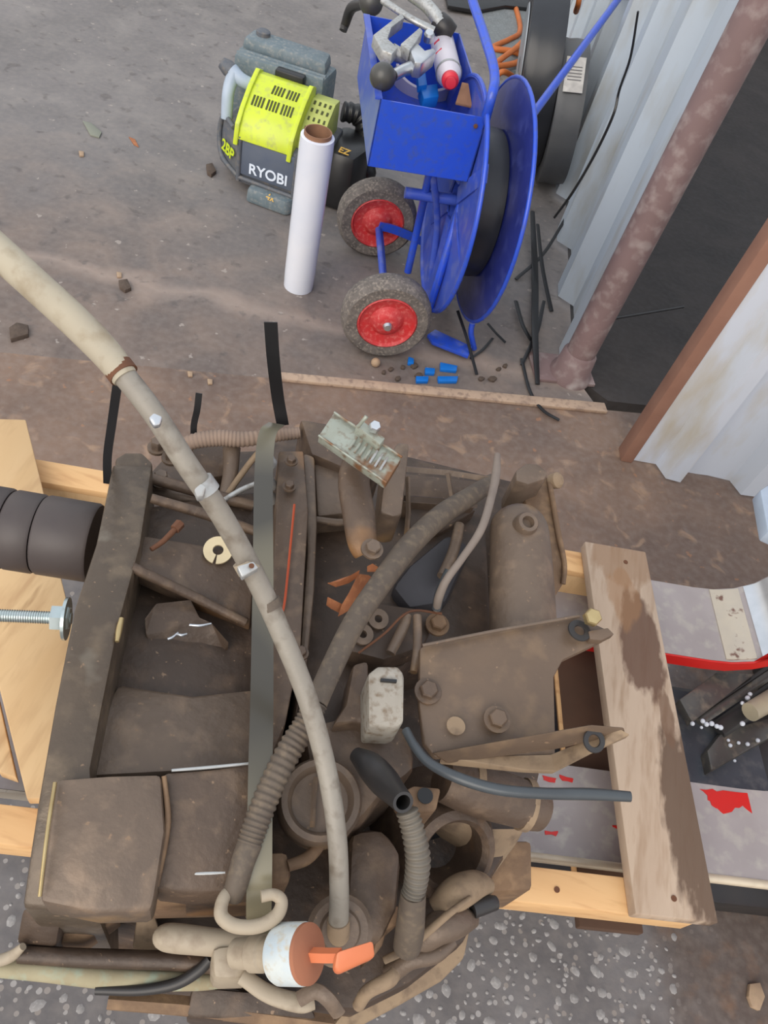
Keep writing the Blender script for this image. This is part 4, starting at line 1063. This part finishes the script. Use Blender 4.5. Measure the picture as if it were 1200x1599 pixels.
# grey connector
cn_ = G('connector', [(575, 1052, .905), (590, 1040, .905), (622, 1040, .905), (632, 1052, .905), (631, 1128, .892), (620, 1136, .888), (576, 1134, .888)], .04, M_conn, .005)
G('connector_slot', [(595, 1059, .9062), (620, 1061, .9062), (620, 1065, .9062), (595, 1063, .9062)], .003, M_black, .0, par=cn_)
G('connector_base', [(552, 1036, .87), (576, 1030, .87), (578, 1136, .86), (560, 1126, .86), (520, 1130, .86), (540, 1100, .86)], .05, M_cast, .004)
G('centre_casting', [(470, 1130, .845), (560, 1110, .845), (640, 1130, .845), (655, 1200, .84), (600, 1240, .83), (560, 1290, .83), (480, 1190, .83)], .13, M_cast, .012)
# U bracket
br = G('mount_bracket', [(656, 1012, .880), (672, 1002, .883), (780, 984, .892), (905, 962, .90), (952, 984, .902), (946, 998, .90), (918, 1012, .895), (880, 1030, .89), (866, 1056, .886), (868, 1140, .878), (868, 1180, .874), (680, 1182, .866), (662, 1160, .866), (655, 1100, .872)], .008, M_bracket, .002)
ear = prism('bracket_ear', [W(690, 1182, .868), W(860, 1178, .876), W(966, 1136, .935), W(985, 1147, .935), W(930, 1172, .915), W(868, 1204, .880), W(820, 1202, .872), W(690, 1188, .862)], (0, 0, -.008), M_dust, br, .0015)
prism('bracket_flange', [W(676, 1176, .872), W(800, 1154, .905), W(925, 1132, .938), W(976, 1136, .938), W(978, 1146, .93), W(868, 1170, .895), W(700, 1192, .862)], (0, .004, -.010), M_bracket, br, .0015)
tubep('flange_edge', [(660, 1008, .886, 3), (780, 984, .896, 3), (905, 962, .904, 3)], M_castg, br, seg=8)
lathe('slot_ring', W(905, 985, .9045), (0, 0, 1), [(.005, 0), (.0115, 0), (.011, .0015), (.0055, .0015), (.005, 0)], M_darksteel, br, 20)
lathe('slot_ring', W(928, 1157, .925), (.1, -.3, 1), [(.005, 0), (.010, 0), (.0095, .0012), (.0055, .0012), (.005, 0)], M_darksteel, br, 20)
G('ear_lip', [(920, 985, .908), (950, 980, .91), (960, 990, .91), (940, 1000, .906), (922, 998, .906)], .008, M_bracket, .001, par=br)
hexbolt('ear_nut', W(922, 966, .912), (0, -.35, 1), .0085, .011, M_gold, br, False)
hexbolt('bracket_bolt', W(668, 1080, .875), (0, -.1, 1), .0085, .009, M_cast, br)
hexbolt('bracket_bolt', W(776, 1124, .884), (0, -.1, 1), .0085, .008, M_bracket, br)
lathe('bracket_hole', W(712, 1134, .8775), (0, 0, 1), [(0, 0), (.0085, 0), (.0085, .0012), (0, .0012)], M_dust, br, 24)
# blue-grey cable end
tubep('cut_cable', [(634, 1140, .88, 7), (648, 1165, .885, 7.5), (672, 1192, .89, 8), (720, 1216, .90, 9), (780, 1233, .905, 9), (850, 1239, .91, 9), (920, 1240, .915, 9.5), (985, 1244, .92, 8)], M_cable, gb, seg=14)
# oil filler cap ring
oc = W(500, 1252, .838)
lathe('cap_ring', oc, (.0, -.15, 1), [(.0, 0), (.024, 0), (.0255, .006), (.028, .010), (.033, .010), (.0355, .004), (.036, -.02), (0, -.02)], M_castg, gb, 40)
tubep('cap_bar', [(494, 1214, .846, 4), (490, 1250, .846, 4), (488, 1292, .842, 4)], M_castg, gb, sharp=True, seg=4)
# elbow pipe and spiral hose
tubep('elbow_pipe', [(556, 1178, .86, 12), (578, 1196, .87, 22), (600, 1220, .88, 24), (616, 1238, .895, 20), (630, 1253, .91, 17)], M_darksteel, gb, seg=20, inner=.0025)
tubep('spiral_hose', [(636, 1266, .87, 17), (646, 1300, .862, 18), (653, 1340, .85, 19), (650, 1376, .836, 18), (644, 1400, .826, 17)], M_conduit, gb, seg=18, ribs=16, rib=.09)
tubep('hose_collar', [(646, 1394, .828, 20), (643, 1425, .81, 22), (640, 1455, .79, 23), (636, 1478, .77, 22)], M_hose, gb, seg=18)
# right lower castings
G('drain_bracket', [(630, 1236, .84), (646, 1226, .84), (690, 1230, .838), (682, 1266, .834), (652, 1268, .834)], .05, M_rustc, .003)
lathe('bracket_slot', W(664, 1243, .8398), (0, 0, 1), [(0, 0), (.007, 0), (.007, .0012), (0, .0012)], M_black, gb, 20)
tubep('shaft_nose', [(690, 1216, .80, 34), (740, 1232, .79, 40), (800, 1250, .78, 38), (832, 1262, .775, 34), (846, 1268, .772, 30)], M_cast, gb, seg=24)
for x, y, z, r in ((735, 1228, .80, 42), (818, 1256, .785, 40)):
    tubep('shaft_band', [(x - 3, y - 1, z - .01, r), (x + 8, y + 2, z - .011, r)], M_dust, gb, seg=24, per=2)
rg_ax = Vector((.35, -.55, .75))
lathe('bore_housing', W(700, 1325, .74), rg_ax, [(.031, -.05), (.031, .012), (.036, .018), (.044, .014), (.054, -.01), (.060, -.06), (0, -.06), (0, -.05), (.031, -.05)], M_cast, gb, 36)
lathe('bore_floor', W(700, 1325, .74) - rg_ax.normalized() * .045, rg_ax, [(0, 0), (.030, 0), (.030, .004), (0, .004)], M_black, gb, 24)
G('casing_cheek', [(548, 1296, .80), (600, 1290, .80), (630, 1330, .80), (622, 1420, .79), (596, 1476, .78), (556, 1478, .78), (540, 1430, .79)], .12, M_cast, .010)
G('casing_step', [(598, 1420, .782), (625, 1412, .782), (622, 1446, .778), (606, 1450, .778), (598, 1476, .772), (580, 1500, .77)], .06, M_rustc, .003)
G('foot_block', [(770, 1312, .60), (832, 1312, .60), (833, 1390, .585), (766, 1394, .585)], .10, M_rustc, .006)
G('side_wall', [(690, 1268, .76), (760, 1290, .745), (830, 1290, .73), (800, 1330, .70), (764, 1380, .67), (720, 1400, .68), (735, 1330, .71)], .10, M_dust, .010)
tubep('cable_lump', [(684, 1420, .74, 20), (712, 1396, .752, 26), (742, 1382, .745, 22), (764, 1384, .735, 12)], M_dust, gb, seg=16)
tubep('cable_lump', [(640, 1486, .72, 18), (680, 1452, .745, 24), (712, 1440, .74, 24), (740, 1436, .73, 12)], M_castg, gb, seg=16)
tubep('plug_end', [(738, 1420, .74, 14), (762, 1412, .74, 13), (774, 1410, .738, 11)], M_darksteel, gb, seg=16)
tubep('wire_loom', [(610, 1520, .71, 16), (640, 1500, .73, 14), (680, 1492, .735, 12), (708, 1470, .735, 9)], M_castg, gb, seg=12)
tubep('wire_loom', [(600, 1500, .745, 6), (640, 1478, .755, 7), (700, 1428, .77, 6), (735, 1402, .765, 4)], M_dust, gb, seg=10)
G('bottom_cover', [(520, 1600, .66), (560, 1556, .66), (640, 1490, .66), (716, 1440, .66), (738, 1440, .66), (726, 1496, .65), (690, 1532, .65), (620, 1572, .65), (545, 1612, .65)], .08, M_dust, .004)
# tube socket
lathe('tube_socket', W(530, 1452, .80), (0, -.25, 1), [(0, 0), (.026, 0), (.027, .006), (.023, .009), (.017, .009), (.015, .014), (0, .014)], M_castg, gb, 28)
# left lower pieces
G('gusset', [(96, 1428, .77), (188, 1430, .77), (128, 1474, .75), (86, 1474, .75)], .04, M_rustc, .003)
G('gusset', [(214, 1426, .76), (240, 1420, .76), (258, 1482, .74), (206, 1482, .74)], .05, M_dust, .003)
tubep('lower_rail', [(30, 1490, .76, 13), (130, 1496, .76, 14), (270, 1500, .765, 14), (360, 1510, .77, 12)], M_castd, gb, seg=8, sharp=True)
tubep('pale_rail', [(-60, 1508, .75, 12), (60, 1516, .75, 15), (180, 1528, .75, 16), (300, 1532, .752, 14), (350, 1532, .752, 10)], mat('pale_green_dirt', (168, 160, 132), (142, 128, 100), (156, 166, 146), rough=.9, scale=18, bump=.3), gb, seg=10)
tubep('bent_pipe', [(150, 1546, .75, 7), (220, 1546, .757, 8), (275, 1536, .765, 9), (310, 1516, .775, 9), (330, 1496, .785, 8)], M_darksteel, gb, seg=12)
tubep('tan_rail', [(170, 1562, .735, 14), (280, 1570, .735, 15), (400, 1584, .735, 15), (520, 1600, .735, 14)], M_rustc, gb, seg=6, sharp=True)
G('lower_web', [(300, 1540, .75), (480, 1556, .75), (500, 1600, .74), (290, 1590, .74)], .05, M_castd, .004)
tubep('clip_pin', [(-20, 1506, .76, 9), (16, 1494, .765, 9), (36, 1478, .775, 6)], M_pale, gb, seg=10)
# pale selector linkage
lk = G('selector_block', [(330, 1478, .835), (392, 1470, .835), (396, 1528, .83), (332, 1530, .83)], .06, M_pale, .006)
tubep('selector_shaft', [(250, 1460, .81, 14), (266, 1464, .815, 21), (340, 1472, .82, 20), (400, 1480, .825, 20), (430, 1486, .83, 20)], M_pale, gb, seg=18)
tubep('selector_arm', [(378, 1524, .83, 12), (420, 1552, .832, 13), (468, 1566, .835, 14), (490, 1562, .835, 13)], M_pale, gb, seg=12, flat=.6)
tubep('hook', [(368, 1385, .862, 9), (350, 1402, .87, 10), (346, 1430, .872, 11), (368, 1446, .872, 11), (404, 1446, .874, 11), (432, 1430, .876, 11), (440, 1408, .878, 10), (428, 1397, .88, 9), (408, 1400, .88, 9)], M_pale, gb, seg=14)
tubep('clevis', [(468, 1560, .84, 12), (492, 1548, .85, 12), (512, 1560, .852, 12), (530, 1584, .84, 11)], M_castg, gb, seg=10, flat=.5)
tubep('bracket_loop', [(560, 1570, .74, 10), (575, 1548, .76, 11), (608, 1530, .77, 12), (618, 1518, .77, 10)], M_dust, gb, seg=12)
G('rust_lug', [(412, 1330, .83), (452, 1328, .83), (456, 1378, .82), (418, 1384, .82)], .06, M_rustc, .006)
tubep('rust_lug_arm', [(450, 1352, .825, 9), (480, 1340, .825, 10), (500, 1318, .825, 9), (506, 1296, .825, 7)], M_rustc, gb)
# far-left pieces behind the bell
tubep('breather_hose', [(262, 706, .80, 11), (300, 690, .815, 12), (340, 684, .82, 13), (380, 686, .82, 12), (430, 680, .822, 10), (468, 676, .825, 9)], mat('dusty_hose', (150, 128, 112), (128, 110, 98), rough=.8, scale=30), gb, seg=14, ribs=34, rib=.05)
tubep('back_strut', [(362, 700, .80, 14), (360, 740, .79, 12), (350, 790, .78, 12)], M_castg, gb)
tubep('back_strut', [(418, 690, .82, 5), (385, 730, .80, 5), (350, 780, .79, 5)], M_dust, gb, seg=10)
tubep('bright_edge', [(342, 786, .80, 4), (375, 766, .806, 4.5), (408, 752, .81, 4)], M_alloy, gb, seg=10)
tubep('back_tube', [(238, 768, .775, 10), (290, 778, .78, 11), (350, 790, .78, 10)], M_castg, gb)
for x, y in ((246, 700), (268, 716), (286, 700), (252, 752)):
    hexbolt('stud_nut', W(x, y, .79), (0, 0, 1), .008, .014, M_castg, gb)
G('back_box', [(300, 692, .78), (362, 690, .78), (364, 740, .77), (306, 750, .77)], .05, M_cast, .004)
for x, y in ((455, 720), (452, 760), (470, 1020)):
    hexbolt('joint_bolt', W(x, y, .868), (0, 0, 1), .005, .006, M_cast, gb)
for x, y, z in ((424, 726, .85), (424, 760, .84), (424, 782, .83)):
    lathe('dowel', W(x, y, z), (-.6, -.2, .8), [(0, 0), (.008, 0), (.009, .012), (.006, .018), (0, .019)], M_alloy, gb, 12)

# things resting on the gearbox
ws = lathe('split_washer', W(341, 860, .836), (.0, -.25, 1), [(.0055, 0), (.0150, 0), (.0150, .0025), (.0055, .0025), (.0055, 0)], M_washer, seg=32, gap=.22, xr=(.1, -1, 0))
tag(ws, 'cream split washer lying on the bell housing beside the long tube', 'washer')
rb = thing('rusty_bolt', W(255, 840, .80), 'small rusty bolt lying on the bell housing left of the washer', 'bolt')
tubep('shank', [(236, 858, .853, 4), (255, 845, .853, 4.5), (276, 824, .853, 5)], M_rustbolt, rb, seg=10)
tubep('bolt_head', [(273, 827, .853, 8), (282, 817, .853, 8)], M_rustbolt, rb, seg=6, per=1)
lf = thing('dry_leaf_cluster', W(550, 915, .85), 'curled dry brown leaves caught beside the coolant hose', 'leaves')
def leaf(pts, zs):
    bm = bmesh.new()
    top = [W(x, y, z) for (x, y), z in zip(pts, zs)]
    bm_prism(bm, top, [t - Vector((0, 0, .0012)) for t in top])
    return fin('leaf', bm, M_leaf, lf, 60)
leaf([(512, 910), (530, 908), (552, 896), (562, 890), (560, 900), (545, 910), (525, 916)], [.868, .872, .876, .882, .872, .866, .864])
leaf([(560, 896), (576, 898), (590, 908), (572, 924), (560, 942), (546, 952), (536, 958), (528, 962), (534, 944), (545, 926)], [.885, .87, .86, .856, .86, .858, .854, .85, .862, .876])
leaf([(574, 884), (582, 880), (592, 886), (586, 892), (574, 892)], [.88, .884, .88, .872, .874])
leaf([(512, 932), (524, 938), (536, 944), (530, 956), (518, 950), (510, 944)], [.862, .866, .858, .85, .854, .856])
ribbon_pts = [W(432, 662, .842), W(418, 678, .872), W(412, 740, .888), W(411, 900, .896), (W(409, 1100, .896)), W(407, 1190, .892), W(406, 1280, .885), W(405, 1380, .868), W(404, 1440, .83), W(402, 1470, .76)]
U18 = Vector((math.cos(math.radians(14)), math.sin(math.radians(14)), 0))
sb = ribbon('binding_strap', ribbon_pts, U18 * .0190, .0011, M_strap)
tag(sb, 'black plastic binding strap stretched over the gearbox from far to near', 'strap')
b2 = ribbon('binding_strap', [W(442, 664, .81), W(434, 620, .845), W(427, 560, .90), W(423, 503, .945)], U18 * .0150, .0014, M_black)
tag(b2, 'free black strap tail standing up behind the gearbox', 'strap')
b3 = ribbon('binding_strap', [W(168, 755, .80), W(168, 712, .84), W(175, 660, .89), W(184, 596, .95)], U18 * .0090, .0014, M_black)
tag(b3, 'narrow black strap rising beside the bell flange under the long tube', 'strap')
b4 = ribbon('binding_strap', [W(303, 690, .80), W(303, 664, .82), W(308, 640, .84), W(311, 614, .86)], U18 * .0075, .0014, M_black)
tag(b4, 'short black strap tail poking up behind the gearbox breather hose', 'strap')

# long tube
lt = thing('filler_tube', W(530, 1452, .80), 'long dusty grey tube rising across the gearbox to the upper left', 'tube')
tubep('pipe', [(528, 1462, .806, 16), (529, 1440, .822, 16), (530, 1385, .852, 15.5), (526, 1300, .880, 15.5), (510, 1200, .905, 15.7), (480, 1090, .94, 16), (438, 985, .975, 16.5), (395, 893, 1.01, 17), (345, 803, 1.05, 17.5), (290, 722, 1.085, 18), (240, 645, 1.108, 18), (186, 576, 1.12, 18.5)], M_tube, lt, seg=20)
tubep('sleeve', [(196, 590, 1.118, 20), (184, 574, 1.121, 23), (160, 545, 1.125, 25), (110, 495, 1.135, 26), (55, 445, 1.145, 26), (0, 395, 1.15, 26.5), (-90, 315, 1.155, 27), (-220, 200, 1.16, 27)], M_sleeve, lt, seg=20)
tubep('end_collar', [(529, 1466, .803, 18), (529, 1452, .815, 18), (529, 1436, .825, 17.5)], M_dust, lt, seg=20)
def band(x0, y0, x1, y1, z0, z1, r, m, nm='clamp_band'):
    return tubep(nm, [(x0, y0, z0, r), (x1, y1, z1, r)], m, lt, seg=20, per=2)
cl1 = band(313, 750, 326, 768, 1.0735, 1.066, 19.5, M_alloy)
slab('clamp_tab', [(303, 764, 1.083), (314, 754, 1.085), (322, 760, 1.083), (318, 774, 1.078), (308, 776, 1.078)], .006, M_alloy, cl1, .001)
cl2 = band(381, 875, 390, 891, 1.0175, 1.012, 19, M_pale)
slab('clamp_tab', [(370, 884, 1.032), (396, 876, 1.032), (404, 886, 1.03), (378, 901, 1.028)], .006, M_alloy, cl2, .001)
lathe('tab_hole', W(393, 884, 1.0325), (0, 0, 1), [(0, 0), (.002, 0), (.002, .0008), (0, .0008)], M_rustbolt, cl2, 12)
slab('foil_patch', [(232, 652, 1.128), (240, 644, 1.130), (254, 650, 1.128), (250, 662, 1.126), (240, 664, 1.126)], .004, M_chrome, lt, .001)
cl3 = band(184, 573, 194, 586, 1.1205, 1.1185, 24, M_rustbolt, 'rust_ring')
band(420, 938, 426, 950, .992, .988, 17.6, M_hose, 'rub_mark')
# orange T handled plug
pg = thing('transit_plug', W(450, 1490, .80), 'white banded transit plug with a bright orange T handle at the gearbox front', 'plug')
pa, pb_ = W(436, 1489, .862), W(478, 1489, .878)
pax = (pb_ - pa).normalized()
r0 = PR(pa, 44)
lathe('stub', pa - pax * .040, pax, [(0, 0), (r0 * .52, 0), (r0 * .52, .014), (r0 * .62, .016), (r0 * .62, .026), (r0 * .55, .028), (r0 * .55, .041), (0, .041)], M_pale, pg, 28)
L = (pb_ - pa).length
lathe('white_band', pa, pax, [(0, 0), (r0 * .93, 0), (r0, .003), (r0, L * .92), (r0 * .98, L), (0, L)], M_wband, pg, 36)
lathe('plug_face', pb_, pax, [(0, -.001), (r0 * .97, -.001), (r0 * .97, .003), (r0 * .7, .006), (0, .007)], M_oface, pg, 36)
tubep('handle_stem', [(484, 1491, .882, 11), (510, 1492, .892, 11), (532, 1492, .900, 11)], M_oplug, pg, seg=4, sharp=True)
slab('handle_grip', [(526, 1486, .914), (584, 1468, .914), (587, 1494, .906), (530, 1520, .906), (522, 1512, .908)], .012, M_oplug, pg, .0025)
# black rubber sleeve and threaded rod at the left
slv = thing('rubber_sleeve', W(50, 840, .70), 'black rubber sleeve with ring seams lying left of the bell housing', 'sleeve')
for x0, x1, r in ((-90, 16, 64), (16, 66, 63), (66, 152, 63)):
    a = (x0, 824 + (x0) * .16, .75, r); b = (x1 - 2, 824 + (x1) * .16, .75, r)
    pa0, pb0 = W(*a[:3]), W(*b[:3])
    d = (pb0 - pa0); ln = d.length
    R0 = PR(W(40, 830, .75), r)
    lathe('ring_section', pa0, d, [(0, 0), (R0 * .96, 0), (R0, .003), (R0, ln - .003), (R0 * .96, ln), (0, ln)], M_rubber, slv, 40)
rodt = thing('threaded_rod', W(50, 965, .80), 'zinc threaded rod with nut and washer clamped to the bell flange', 'threaded rod')
ra_, rb_ = W(-120, 956, .80), W(112, 966, .80)
tubew('rod', [tuple(ra_) + (.006,), tuple(rb_) + (.006,)], M_zinc, rodt, 12, ribs=60, rib=.06)
rax = (rb_ - ra_).normalized()
hexbolt('nut', W(76, 964, .80), rax, .013, .020, M_zinc, rodt, False)
lathe('washer', W(101, 966, .80), rax, [(.0062, 0), (.021, 0), (.021, .003), (.0062, .003), (.0062, 0)], M_zinc, rodt, 28)
